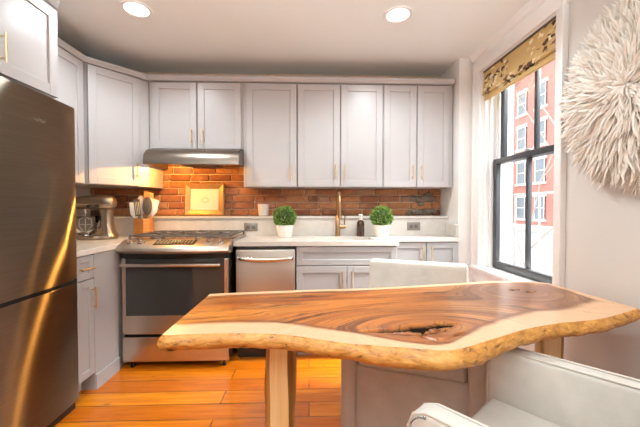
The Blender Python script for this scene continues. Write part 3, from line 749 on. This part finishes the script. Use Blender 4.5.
# soap bottle
t = thing('soap_bottle', (.468, 2.88, CZ), 'brown glass soap bottle with a white pump cap', 'bottle'); bx, by = .468, 2.88; z = CZ
MB().lathe([(.001, z + .001), (.031, z + .001), (.034, z + .005), (.034, z + .115), (.030, z + .132), (.015, z + .146), (.014, z + .156), (.001, z + .156)], bx, by, 30, False).build('bottle_body', 'amber', t)
mb = MB(); mb.lathe([(.0175, z + .148), (.0175, z + .172), (.008, z + .176), (.007, z + .190)], bx, by, 20); mb.box(bx - .018, bx + .014, by - .036, by + .014, z + .186, z + .200, .005); mb.build('pump', 'white_plastic', t)
MB().lathe([(.0346, z + .04), (.0346, z + .09)], bx, by, 30, False).build('bottle_label', 'soil', t)
# ledge cup
t = tag(MB().lathe([(.001, 1.1065), (.042, 1.1065), (.046, 1.112), (.054, 1.215), (.0545, 1.218), (.0515, 1.217), (.0435, 1.118), (.001, 1.116)], -.432, 3.06, 36, False).build('cup', 'ceramic'), 'plain white cup on the ledge left of the boxwood', 'cup')
# framed picture leaning on the brick
t = thing('framed_picture', (-.995, 3.09, 1.1055), 'gold framed picture leaning on the brick behind the range', 'picture')
Q = Matrix.Translation((-.995, 3.085, 1.1065)) @ Matrix.Rotation(R(-6.5), 4, 'X'); w, h, b = .375, .312, .055
mb = MB()
def frame_bar(pts, prof_w):
    pass
def mitred(mb, w, h, b, Q):
    bm = bmesh.new(); pr = [(0, 0), (0, -.016), (.012, -.024), (.03, -.018), (b - .008, -.012), (b, -.008), (b, 0)]
    cor = [(-w / 2, 0, 1, 1), (w / 2, 0, -1, 1), (w / 2, h, -1, -1), (-w / 2, h, 1, -1)]
    rr = [[bm.verts.new((x + sx * d, yy, z + sz * d)) for d, yy in pr] for x, z, sx, sz in cor]; k = len(pr)
    for i in range(4):
        a, c = rr[i], rr[(i + 1) % 4]
        for j in range(k): bm.faces.new((a[j], a[(j + 1) % k], c[(j + 1) % k], c[j]))
    mb.merge(bm, Q)
mitred(mb, w, h, b, Q); mb.build('picture_frame', 'gold', t, smooth=False)
art = MB().box(-w / 2 + b - .004, w / 2 - b + .004, -.006, -.001, b - .004, h - b + .004, 0, 1, Q).build('picture_sheet', 'paper', t, smooth=False)
mb = MB(); 
for k in range(9):
    a = k * .7; mb.box(.005 + .03 * math.cos(a) - .006, .005 + .03 * math.cos(a) + .008, -.0068, -.0062, .15 + .022 * math.sin(a) - .003, .15 + .022 * math.sin(a) + .004, 0, 1, Q)
mb.build('drawing', 'ink', art, smooth=False)

# utensil box
t = thing('utensil_box', (-1.448, 2.86, CZ), 'square wooden box full of cooking utensils by the range', 'utensil holder', rz=R(-24))
s = .056; mb = MB()
for x0, x1, y0, y1 in ((-s, s, -s, -s + .008), (-s, s, s - .008, s), (-s, -s + .008, -s, s), (s - .008, s, -s, s)): mb.box(x0, x1, y0, y1, .001, .165, .001)
mb.box(-s, s, -s, s, .001, .012); mb.build('box', 'box_wood', t, world=False, smooth=False)
mb = MB()
for x0, x1, y0, y1 in ((-s - .001, s + .001, -s - .0015, -s + .002), (-s - .001, s + .001, s - .002, s + .0015), (-s - .0015, -s + .002, -s - .001, s + .001), (s - .002, s + .0015, -s - .001, s + .001)): mb.box(x0, x1, y0, y1, .060, .068)
mb.build('box_band', 'tan_wood', t, world=False, smooth=False)
GUt = 'utensils standing in the wooden box'
def utensil(kind, dx, dy, tx, ty, L, label, mat, hmat, name):
    base = Vector((-1.448, 2.86, CZ + .016)) + Vector((dx, dy, 0)) * .72; top = base + Vector((tx, ty, L))
    t = thing(name, base, label, 'utensil', GUt); d = (top - base).normalized()
    MB().tube([base, base.lerp(top, .58)], .006, 10).build('grip', hmat, t)
    side = Vector((1, 0, 0)); side = (side - d * side.dot(d)).normalized(); nn = side.cross(d)
    Q = Matrix(((side.x, nn.x, d.x, 0), (side.y, nn.y, d.y, 0), (side.z, nn.z, d.z, 0), (0, 0, 0, 1))); Q.translation = base.lerp(top, .54)
    h = L * .46; mb = MB()
    if kind == 'spatula': mb.prism([(-.020, 0), (.020, 0), (.043, h * .30), (.045, h), (-.036, h * 1.08), (-.043, h * .30)], -.003, .003, 'y', .001, Q)
    elif kind == 'spoon':
        e = [(.040 * math.cos(a), h * .55 + h * .55 * math.sin(a)) for a in [2 * math.pi * k / 20 for k in range(20)]]; mb.prism(e, -.004, .004, 'y', .0015, Q)
    elif kind == 'whisk':
        for k in range(6):
            a = math.pi * k / 6; c, sn = math.cos(a), math.sin(a)
            mb.tube([Q @ Vector((c * .026 * math.sin(math.pi * u) * (1.0 - .0 * u), sn * .026 * math.sin(math.pi * u), h * 1.1 * u if u <= .5 else h * 1.1 * u)) for u in [j / 10 for j in range(11)]], .0018, 6)
            mb.tube([Q @ Vector((-c * .026 * math.sin(math.pi * u), -sn * .026 * math.sin(math.pi * u), h * 1.1 * u)) for u in [j / 10 for j in range(11)]], .0018, 6)
    elif kind == 'slotted':
        for u in (-.022, -.008, .006, .020): mb.box(u - .004, u + .004, -.002, .002, .005, h * .95, .001, 1, Q)
        mb.box(-.028, .026, -.002, .002, 0, .014, .001, 1, Q); mb.box(-.028, .026, -.002, .002, h * .86, h, .001, 1, Q)
    mb.build('head', mat, t)
utensil('spatula', -.035, -.01, -.050, -.02, .285, 'white spatula leaning furthest left in the wooden box', 'white_plastic', 'chrome', 'spatula')
utensil('slotted', -.02, -.030, -.024, -.022, .315, 'dark slotted turner at the front of the wooden box', 'iron', 'iron', 'slotted_turner')
utensil('spatula', .012, .022, .020, .010, .375, 'tallest wooden spatula in the middle of the box', 'tan_wood', 'tan_wood', 'wooden_spatula')
utensil('spoon', -.030, .035, -.020, .012, .335, 'pinkish rounded spoon behind the slotted turner', 'piping', 'piping', 'spoon')
utensil('spatula', .038, .01, .060, .0, .315, 'broad white spatula leaning right in the wooden box', 'white_plastic', 'tan_wood', 'spatula')
utensil('spoon', .034, -.014, .020, -.010, .325, 'dark spoon at the front right of the wooden box', 'iron', 'iron', 'spoon')

# stand mixer (head points to the left)
t = thing('stand_mixer', (-1.765, 2.72, CZ), 'silver stand mixer with glass bowl beside the fridge', 'mixer', rz=R(4))
mb = MB(); e = [(.175 * math.cos(a) * (1 if math.cos(a) < 0 else .95), .105 * math.sin(a) * (1.0 if math.cos(a) < .2 else .86)) for a in [2 * math.pi * k / 32 for k in range(32)]]
mb.prism(e, .002, .030, 'z', .008); mb.build('mixer_base', 'silver', t, world=False)
def loft(secs, n=24):
    bm = bmesh.new(); rings = []
    for cx, cy, cz, rx, ry, ax in secs:
        ring = []
        for k in range(n):
            a = 2 * math.pi * k / n; c, sn = math.cos(a), math.sin(a); c = math.copysign(abs(c) ** .75, c); sn = math.copysign(abs(sn) ** .75, sn)
            ring.append(bm.verts.new((cx + rx * c, cy + ry * sn, cz) if ax == 'z' else (cx, cy + rx * c, cz + ry * sn)))
        rings.append(ring)
    for a, b in zip(rings, rings[1:]):
        for k in range(n): bm.faces.new((a[k], a[(k + 1) % n], b[(k + 1) % n], b[k]))
    bm.faces.new(rings[0][::-1]); bm.faces.new(rings[-1]); mb = MB(); mb.bm.free(); mb.bm = bm; return mb
loft([(.105, 0, .028, .062, .075, 'z'), (.098, 0, .06, .046, .058, 'z'), (.090, 0, .14, .036, .045, 'z'), (.085, 0, .20, .040, .046, 'z'), (.080, 0, .245, .052, .05, 'z')]).build('column', 'silver', t, world=False)
hz = .30
hd = loft([(.150, 0, hz, .012, .012, 'x'), (.146, 0, hz, .040, .038, 'x'), (.125, 0, hz, .058, .056, 'x'), (.06, 0, hz + .002, .064, .062, 'x'), (-.06, 0, hz + .002, .060, .058, 'x'), (-.14, 0, hz, .054, .050, 'x'), (-.172, 0, hz - .002, .044, .040, 'x'), (-.18, 0, hz - .002, .020, .018, 'x')]).build('mixer_head', 'silver', t, world=False, angle=60)
MB().box(-.155, .135, -.0655, .0655, hz - .016, hz - .008, .003).build('trim_band', 'chrome', hd, world=False)
MB().lathe([(.012, 0), (.012, .010), (.001, .011)], n=18, M4=Matrix.Translation((-.02, -.064, hz - .028)) @ Matrix.Rotation(R(90), 4, 'X')).build('speed_knob', 'rubber', hd, world=False)
MB().lathe([(.014, 0), (.014, .012), (.001, .013)], n=18, M4=Matrix.Translation((.04, -.060, hz - .03)) @ Matrix.Rotation(R(90), 4, 'X')).build('lock_knob', 'rubber', hd, world=False)
bwx = -.085
MB().lathe([(.045, .036), (.075, .05), (.098, .085), (.106, .13), (.108, .185), (.111, .188), (.111, .183), (.1055, .13), (.0955, .087), (.073, .053), (.045, .040)], bwx, 0, 40, False).build('bowl', 'bowl_glass', t, world=False)
MB().lathe([(.055, .030), (.052, .037), (.04, .039)], bwx, 0, 17).build('bowl_foot', 'chrome', t, world=False)
mb = MB(); mb.tube([(bwx + .108, -.02, .175), (bwx + .135, -.045, .16), (bwx + .135, -.045, .10), (bwx + .10, -.02, .085)], .008, 10); mb.build('bowl_handle', 'bowl_glass', t, world=False)
MB().lathe([(.014, hz - .05), (.014, hz - .085), (.008, hz - .09), (.008, .17)], bwx, 0, 18).build('beater_shaft', 'chrome', t, world=False)
mb = MB()
for s in (-1, 1): mb.tube([(bwx, 0, .18), (bwx + s * .045, 0, .165), (bwx + s * .05, 0, .11), (bwx + s * .02, 0, .065), (bwx, 0, .06)], .005, 8)
mb.tube([(bwx, 0, .18), (bwx, 0, .06)], .004, 8); mb.tube([(bwx - .048, 0, .12), (bwx + .048, 0, .12)], .004, 8); mb.build('flat_beater', 'white_plastic', t, world=False)

# outlets
def outlet(x, z, label):
    t = thing('outlet', (x, 2.978, z), label, 'outlet', 'metal outlets in the backsplash')
    MB().box(x - .062, x + .062, 2.9725, 2.9785, z - .038, z + .038, .002).build('cover_plate', 'outlet', t)
    for s in (-1, 1):
        mb = MB(); cx = x + s * .024; mb.box(cx - .017, cx + .017, 2.971, 2.974, z - .016, z + .016, .003); mb.build('socket', 'outlet_dark', t)
outlet(-.535, 1.005, 'grey metal outlet plate right of the range'); outlet(.985, 1.01, 'grey metal outlet plate right of the sink')

# ------------------------------------------------------------------ recessed ceiling lights
GL = 'recessed ceiling lights'
def downlight(x, y, label, power):
    t = thing('recessed_light', (x, y, ZC), label, 'ceiling light', GL)
    MB().lathe([(.098, ZC + .002), (.098, ZC - .005), (.094, ZC - .008), (.074, ZC - .004), (.074, ZC + .002)], x, y, 40, False).build('trim_ring', 'trim_paint', t)
    MB().lathe([(.0745, ZC + .001), (.0745, ZC - .003), (.001, ZC - .003)], x, y, 40, False).build('lens', 'lamp', t)
    ld = bpy.data.lights.new('recessed_light_lamp', 'SPOT'); ld.energy = power; ld.color = (.89, 1, 1.05); ld.spot_size = R(160); ld.spot_blend = .7; ld.shadow_soft_size = .07
    o = bpy.data.objects.new('recessed_light_lamp', ld); C.objects.link(o); o.location = (x, y, ZC - .015); return t
downlight(.603, 2.17, 'lit recessed ceiling light nearer the window', 165)
downlight(-1.13, 2.17, 'lit recessed ceiling light over the range side', 125)
for x, y, w in ((.6, .25, 'right'), (-.9, .25, 'left')): downlight(x, y, 'added recessed ceiling light, unseen above the viewer, %s of the table' % w, 10)  # this pair is added out of view as soft fill from above
for x, y, w in ((.6, -1.7, 'right'), (-.9, -1.7, 'left')): downlight(x, y, 'added recessed ceiling light, unseen far behind the viewer on the %s' % w, 4)  # rear pair also added, unseen, for weak fill

# made-up floor lamp behind the viewer, added to light the ceiling
def added_uplight(x, y, power):
    t = thing('added_floor_lamp', (x, y, 0), 'added floor lamp with a metal bowl, unseen fill behind the viewer', 'lamp')
    MB().lathe([(.001, 0), (.14, 0), (.14, .012), (.02, .03), (.001, .03)], x, y, 32, False).build('base', 'black', t)
    MB().tube([(x, y, .02), (x, y, 1.72)], .012, 12).build('pole', 'black', t)
    MB().lathe([(.02, 1.70), (.10, 1.73), (.17, 1.80), (.168, 1.802), (.098, 1.736), (.02, 1.708)], x, y, 36, False).build('lamp_shade', 'black', t)
    l = bpy.data.lights.new('added_ceiling_fill', 'AREA'); l.shape = 'DISK'; l.size = .22; l.energy = power; l.spread = R(165); l.color = (.85, 1, 1.06)
    o = bpy.data.objects.new('added_ceiling_fill', l); C.objects.link(o); o.location = (x, y, 1.79); o.rotation_euler = (math.pi, 0, 0)
added_uplight(-.25, -.55, 620)

# ------------------------------------------------------------------ live edge table
FR = [(-0.493, 1.085), (-0.46, 1.084), (-0.369, 1.091), (-0.276, 1.093), (-0.194, 1.089), (-0.115, 1.08), (-0.03, 1.056), (0.052, 1.023), (0.129, 0.996), (0.214, 0.978), (0.308, 0.958), (0.402, 0.937), (0.47, 0.952), (0.585, 1.007), (0.768, 1.094), (0.931, 1.146), (1.13, 1.187), (1.394, 1.30)]
BK = [(-0.489, 1.592), (-0.322, 1.618), (-0.138, 1.64), (0.058, 1.659), (0.27, 1.672), (0.55, 1.716), (0.855, 1.774), (1.048, 1.809), (1.227, 1.81), (1.353, 1.757)]
def catmull(P, n):
    P = [Vector(p) for p in P]; out = []
    cum = [0]
    for a, b in zip(P, P[1:]): cum.append(cum[-1] + (b - a).length)
    for i in range(n + 1):
        u = i / n * cum[-1]; k = 0
        while k < len(P) - 2 and u > cum[k + 1]: k += 1
        f = (u - cum[k]) / (cum[k + 1] - cum[k]); p0 = P[max(k - 1, 0)]; p1 = P[k]; p2 = P[k + 1]; p3 = P[min(k + 2, len(P) - 1)]
        out.append(.5 * ((2 * p1) + (p2 - p0) * f + (2 * p0 - 5 * p1 + 4 * p2 - p3) * f * f + (3 * p1 - p0 - 3 * p2 + p3) * f ** 3))
    return out
TZ, TT = .76, .058
tb = thing('table', (.45, 1.38, 0), 'live edge wooden slab table with a dark crack', 'table')
def slab():
    nu, nv = 300, 100; F = catmull(FR, nu); B = catmull(BK, nu); bm = bmesh.new()
    lg_, ls, lc, lp = [bm.verts.layers.float.new(k) for k in ('grain', 'sap', 'crack', 'pale')]
    def smooth(a, b, x): q = min(1, max(0, (x - a) / (b - a))); return q * q * (3 - 2 * q)
    G = []
    for i in range(nu + 1):
        col = []
        for j in range(nv + 1):
            p = F[i].lerp(B[i], j / nv); x, y = p.x, p.y
            df = (p - F[i]).length; db = (p - B[i]).length
            w = .115 + .02 * noise.noise(Vector((x * 3, 1, 0)))
            w *= 1 - .62 * math.exp(-((x - .36) / .20) ** 2); w += .05 * smooth(.75, 1.2, x)
            sap = max(0, 1 - df / (w * 1.72)); sap = max(sap, 1 - db / (.045 * 1.72) if db < .08 else 0)
            sap = max(sap, smooth(1.22, 1.40, x) * .75)
            dx, dy = (x - .44), (y - 1.13)
            u = dx * .97 + dy * .22; v = dy * .97 - dx * .10
            r = math.sqrt((u / 2.6) ** 2 + v * v)
            far = y - .10 * math.sin(x * 2.2) + .05 * noise.noise(Vector((x * 1.6, y * 3, 4)))
            k = math.exp(-(u / .42) ** 2 - (v / .22) ** 2)
            gr = far * (1 - k) + (r * 1.7 + .3) * k
            d2 = math.hypot((x - 1.07) / 1.3, y - 1.595); k2 = math.exp(-(d2 / .15) ** 2); gr = gr * (1 - k2) + k2 * (d2 * 2.2)
            # dark open crack: two ragged strands, plus small knot holes
            ck = 0.0; nz = .6 * noise.noise(Vector((x * 16, y * 80, 0))); n2 = noise.noise(Vector((x * 12, 3, 0)))
            def strand(ax, ay, bx, by, wid):
                a = Vector((ax, ay)); d = Vector((bx - ax, by - ay)); f = max(0, min(1, (p - a).dot(d) / d.length_squared)); dd = (p - a - d * f).length
                ww = wid * math.sin(math.pi * (.08 + .88 * f)) * (1 + .9 * nz + .5 * n2); return smooth(0, .006, ww - dd)
            ck = max(strand(.17, 1.090, .46, 1.122, .017), strand(.30, 1.092, .56, 1.165, .034), strand(.37, 1.055, .50, 1.11, .016), strand(.40, .995, .58, 1.10, .007), strand(.25, 1.07, .40, 1.045, .007), strand(.33, 1.075, .44, .985, .005))
            for hx, hy, hr in ((1.05, 1.615, .012), (1.085, 1.618, .009), (1.118, 1.573, .012), (1.15, 1.58, .008)):
                ck = max(ck, smooth(0, .006, hr * (1 + .6 * nz) - math.hypot((x - hx) / 1.6, y - hy)))
            vv = bm.verts.new((x, y, TZ - .014 * ck)); vv[lg_] = gr; vv[ls] = sap; vv[lc] = ck; vv[lp] = smooth(.35, .95, x)  # pale: mask of the painted window glare, growing to the right
            col.append(vv)
        G.append(col)
    for i in range(nu):
        for j in range(nv): bm.faces.new((G[i][j], G[i + 1][j], G[i + 1][j + 1], G[i][j + 1]))
    mb = MB(); mb.bm.free(); mb.bm = bm; top = mb.build('tabletop', 'slab', tb, angle=80)
    # live edge side + underside
    bm = bmesh.new(); ring = [F[i] for i in range(nu + 1)] + [F[nu].lerp(B[nu], j / 30) for j in range(1, 31)] + [B[i] for i in range(nu - 1, -1, -1)] + [B[0].lerp(F[0], j / 30) for j in range(1, 17)]
    n = len(ring); rows = []; L = [(0, 0), (.004, .004), (.012, .016), (.016, .030), (.011, .044), (-.004, .056), (-.03, .059)]
    for d, dz in L:
        r = []
        for k in range(n):
            p = ring[k]; tdir = (ring[(k + 3) % n] - ring[k - 3]).normalized(); nm = Vector((tdir.y, -tdir.x))
            flat = 1.0 if (k <= nu or nu + 30 <= k <= 2 * nu + 30) else .15
            q = noise.noise(Vector((p.x * 14, p.y * 14, dz * 30))) * .010 + noise.noise(Vector((p.x * 45, p.y * 45, dz * 70))) * .005
            bulge = 1 + .9 * math.exp(-((p.x - .38) / .22) ** 2) * (1 if k <= nu else 0)
            deep = 1 + .22 * math.exp(-((p.x - .38) / .25) ** 2) * (1 if k <= nu else 0) + .15 * noise.noise(Vector((p.x * 5, p.y * 5, 8)))
            m = (d * bulge + (q if dz > .002 else 0)) * flat if d > -.02 else d
            r.append(bm.verts.new((p.x + nm.x * m, p.y + nm.y * m, TZ - dz * deep)))
        rows.append(r)
    for a, b in zip(rows, rows[1:]):
        for k in range(n): bm.faces.new((a[k], a[(k + 1) % n], b[(k + 1) % n], b[k]))
    bm.faces.new(rows[-1])
    mb = MB(); mb.bm.free(); mb.bm = bm; mb.build('live_edge', 'bark', tb, angle=80)['label'] = 'rough bark edge'
slab()
def log_leg(cx, cy, wx, wy, ff, seed, bark=(-1, 1)):
    # split log: sawn pale faces front and back (share ff of the width), dark rounded bark sides
    bm = bmesh.new(); rows = []
    half = [(-1, 0), (-.99, -.3), (-.93, -.6), (-.82, -.82), (-ff, -1)] ; prof = half + [(-ff / 2, -1), (0, -1), (ff / 2, -1)] + [(-x, y) for x, y in half[::-1]]
    prof = prof + [(-x, -y) for x, y in prof[1:-1]]
    for k in range(21):
        z = .70 * k / 20; ring = []
        for px, py in prof:
            q = noise.noise(Vector((px * 1.5 + seed, py * 1.5, z * 5))) * .010
            ring.append(bm.verts.new((cx + px * wx / 2 + px * q, cy + py * wy / 2, z)))
        rows.append(ring)
    N = len(prof)
    for a, b in zip(rows, rows[1:]):
        for k in range(N): bm.faces.new((a[k], a[(k + 1) % N], b[(k + 1) % N], b[k]))
    bm.faces.new(rows[0][::-1]); bm.faces.new(rows[-1])
    mb = MB(); mb.bm.free(); mb.bm = bm; o = mb.build('leg', 'leg_pale', tb, angle=25)
    o.data.materials.append(M['leg_bark'])
    for f in o.data.polygons:
        if abs(f.normal.x) > .3 and (1 if f.normal.x > 0 else -1) in bark: f.material_index = 1
    return o
log_leg(-.118, 1.335, .122, .14, .58, 1); log_leg(1.215, 1.57, .118, .09, .50, 2, (1,))

# ------------------------------------------------------------------ armchairs
def armchair(loc, rz, label):
    """front faces local -y; origin on the floor under the middle of the seat"""
    t = thing('armchair', loc, label, 'armchair', 'cream upholstered armchairs at the table', rz)
    kw = dict(world=False, angle=60)
    MB().box(-.25, .25, -.275, .21, .065, .405, .018, 3).build('seat_base', 'fabric', t, **kw)
    c = MB().box(-.236, .236, -.285, .19, .395, .468, .028, 4).build('seat_cushion', 'fabric', t, **kw)
    mb = MB(); mb.tube([(-.21, -.284, .40), (.21, -.284, .40)], .004, 8); mb.build('piping', 'piping', c, **kw)
    mb = MB(); mb.prism([(.155, .065), (.285, .065), (.325, .83), (.318, .845), (.235, .845), (.222, .83), (.19, .45)], -.272, .276, 'x', .016)
    bk = mb.build('backrest', 'fabric', t, **kw)
    mb = MB(); mb.tube([(-.262, .232, .838), (.266, .232, .838)], .004, 8); mb.build('piping', 'piping', bk, **kw)
    for s in (-1, 1):
        mb = MB(); x0, x1 = (.238, .308) if s > 0 else (-.308, -.238)
        mb.prism([(-.298, .065), (.26, .065), (.27, .635), (.26, .652)] + [(-.298 + .055 - .055 * math.sin(a), .588 + .055 * math.cos(a)) for a in [math.pi / 2 * k / 12 for k in range(13)]], x0, x1, 'x', .014)
        a = mb.build('arm', 'fabric', t, **kw); mb = MB()
        for x in (x0 + .006, x1 - .006): mb.tube([(-.296, x and -.0 or 0, 0), (0, 0, 0)], .001, 3) if False else mb.tube([(x, -.2965, .10), (x, -.2965, .588), (x, -.282, .626), (x, -.243, .6425), (x, .20, .6535)], .0036, 8)
        mb.build('piping', 'piping', a, **kw)
    for x in (-.235, .235):
        for y in (-.235, .20):
            MB().tube([(x, y, .07), (x * 1.03, y * 1.05, .0)], [.020, .013], 12).build('leg', 'tan_wood', t, **kw)
    return t
armchair((.575, 1.735, 0), R(-22), 'cream armchair on the far side of the table, facing the viewer').scale = (1.07, 1, 1)
armchair((.69, .81, 0), R(220), 'cream armchair on the near side of the table, facing the slab').scale = (1, 1, 1.025)

# ------------------------------------------------------------------ feather hat on the right wall
t = thing('feather_hat', (XR - .005, 1.31, 1.705), 'large round cream feather hat hung on the right wall', 'wall decoration')
Qh = Matrix.Translation((XR - .002, 1.31, 1.705)) @ Matrix.Rotation(R(-90), 4, 'Y')
MB().lathe([(.001, 0), (.30, 0), (.30, .012), (.20, .03), (.001, .05)], n=40, cap=False, M4=Qh).build('backing_disc', 'paper', t)
def plumage():
    bm = bmesh.new(); lt = bm.verts.layers.float.new('tint'); rng = random.Random(11)
    rings = [(.315, .012, .12, 520, 3), (.295, .022, .135, 520, 5), (.272, .031, .14, 500, 7), (.247, .040, .145, 480, 9), (.222, .048, .145, 450, 11), (.197, .055, .14, 420, 13), (.172, .061, .135, 380, 15), (.147, .066, .13, 340, 17), (.122, .071, .12, 300, 19), (.097, .075, .11, 260, 22), (.074, .079, .095, 210, 26), (.052, .082, .08, 220, 26), (.032, .084, .07, 190, 32), (.014, .085, .06, 140, 44)]
    for r0, z0, L, n, lift in rings:
        for k in range(n):
            a = 2 * math.pi * (k + rng.uniform(-.5, .5)) / n; rr = r0 + rng.uniform(-.022, .022); LL = L * rng.uniform(.75, 1.15); lf = R(lift + rng.uniform(-7, 9))
            rad = Vector((math.cos(a), math.sin(a), 0)); tan = Vector((-math.sin(a), math.cos(a), 0)); tw = rng.uniform(-.7, .7); w = rng.uniform(.0025, .0078); sw = 1.3 * noise.noise(Vector((math.cos(a) * 3.2, math.sin(a) * 3.2, r0 * 14))) + rng.uniform(-.55, .55)
            tint = .1 + .55 * rng.random(); pr = None; p = rad * rr + Vector((0, 0, z0)); el = lf; S_ = 6
            for s_ in range(S_ + 1):
                f = s_ / S_; el = lf * (1 - 1.25 * f); d = (rad * math.cos(el) + Vector((0, 0, 1)) * math.sin(el) + tan * sw * f).normalized()
                wid = w * (math.sin(math.pi * (.12 + .80 * f)) ** .8) * (1 if s_ < S_ else .25); b = (tan * math.cos(tw) + Vector((0, 0, 1)) * math.sin(tw)).normalized(); up = d.cross(b)
                cr = [bm.verts.new(p + b * wid), bm.verts.new(p + up * wid * .28), bm.verts.new(p - b * wid)]
                for v in cr: v[lt] = max(0, min(1, tint + .5 * f))
                if pr:
                    for q in (0, 1): bm.faces.new((pr[q], pr[q + 1], cr[q + 1], cr[q]))
                pr = cr; p = p + d * LL / S_
                if p.z < .004: p.z = .004
    bmesh.ops.transform(bm, matrix=Qh @ Matrix.Diagonal((1.04, 1.04, 1.25, 1)), verts=bm.verts); mb = MB(); mb.bm.free(); mb.bm = bm
    o = mb.build('plumage', 'feather', t, angle=80); o['kind'] = 'stuff'
plumage()

# ------------------------------------------------------------------ outside the window
GZ = -4.0
struct(MB().box(XR + 1.0, 60, -20, 70, GZ - .2, GZ).build('ground', 'asphalt', smooth=False), 'grey street far below the window', 'street')
t = thing('brick_building', (18, 20, GZ), 'red brick building across the street with pale window surrounds', 'building')
MB().box(18, 24, 8, 28.2, GZ, 13).build('facade', 'facade', t, smooth=False)
MB().box(17.85, 18.05, 8, 28.2, GZ, -.4, .0).build('shop_front', 'stucco', t, smooth=False)
MB().box(17.4, 18.05, 8, 28.2, -.7, -.25, .03).build('shop_cornice', 'stone', t, smooth=False)
for fl in range(4):
    for k in range(7):
        y = 13.3 + k * 2.2; z = .25 + fl * 2.9
        w = MB().box(17.93, 18.02, y - .55, y + .55, z, z + 1.75).build('window', 'street_glass', t, smooth=False)
        mb = MB(); mb.box(17.88, 18.02, y - .68, y + .68, z + 1.75, z + 2.02); mb.box(17.85, 18.02, y - .68, y + .68, z - .18, z); mb.box(17.90, 18.0, y - .55, y - .47, z, z + 1.75); mb.box(17.90, 18.0, y + .47, y + .55, z, z + 1.75); mb.box(17.90, 18.0, y - .5, y + .5, z + .85, z + .92); mb.build('surround', 'stone', w, smooth=False)
for k in range(1):
    MB().box(17.92, 18.05, 10, 10.3, GZ, 13).build('downpipe', 'stone', t, smooth=False)
tag(MB().box(16.8, 24, 28.4, 40, GZ, 14).build('pale_building', 'stucco', smooth=False), 'pale plain building beyond the brick one', 'building')
# fire escape landing with railing and diagonal stair
t = thing('fire_escape', (2.5, 3.6, .3), 'thin metal fire escape railing outside the window', 'fire escape')
mb = MB(); X = 2.45
for z in (1.335, .42): mb.tube([(X, 2.0, z), (X, 3.75, z)], .011, 8)
mb.build('rail', 'blue_steel', t)
for y in (3.72, 3.32, 2.92, 2.5): MB().tube([(X, y, .40), (X, y, 1.34)], .010, 8).build('baluster', 'blue_steel', t)
MB().tube([(X + .9, 4.6, 2.75), (X + .9, 3.2, .9)], .009, 8).build('stair_string', 'blue_steel', t)
MB().box(X - .55, X + .9, 1.9, 3.8, .36, .40).build('landing', 'blue_steel', t, smooth=False)
mb = MB()
for y in (2.1, 3.6): mb.tube([(XR + .28, y, .1), (X, y, .36)], .015, 8)
mb.build('bracket', 'blue_steel', t)
# bare tree
t = thing('bare_tree', (6.5, 9.2, GZ), 'leafless tree with thin pale branches in the street', 'tree')
def tree():
    rng = random.Random(4); mb = MB()
    def grow(p, d, L, r, lv):
        pts = [p]; q = p.copy(); dd = d.copy()
        for k in range(4):
            dd = (dd + Vector((rng.uniform(-.2, .2), rng.uniform(-.2, .2), rng.uniform(-.05, .15)))).normalized(); q = q + dd * L / 4; pts.append(q.copy())
        mb.tube(pts, [r * (1 - .12 * k) for k in range(5)], 6)
        if lv < 4:
            for k in range(3):
                nd = (dd + Vector((rng.uniform(-.9, .9), rng.uniform(-.9, .9), rng.uniform(-.1, .6)))).normalized(); grow(pts[-1 - (k % 2)], nd, L * .66, r * .55, lv + 1)
    grow(Vector((6.5, 9.2, GZ)), Vector((0, 0, 1)), 4.2, .05, 0); mb.build('branches', 'branch', t)
tree()
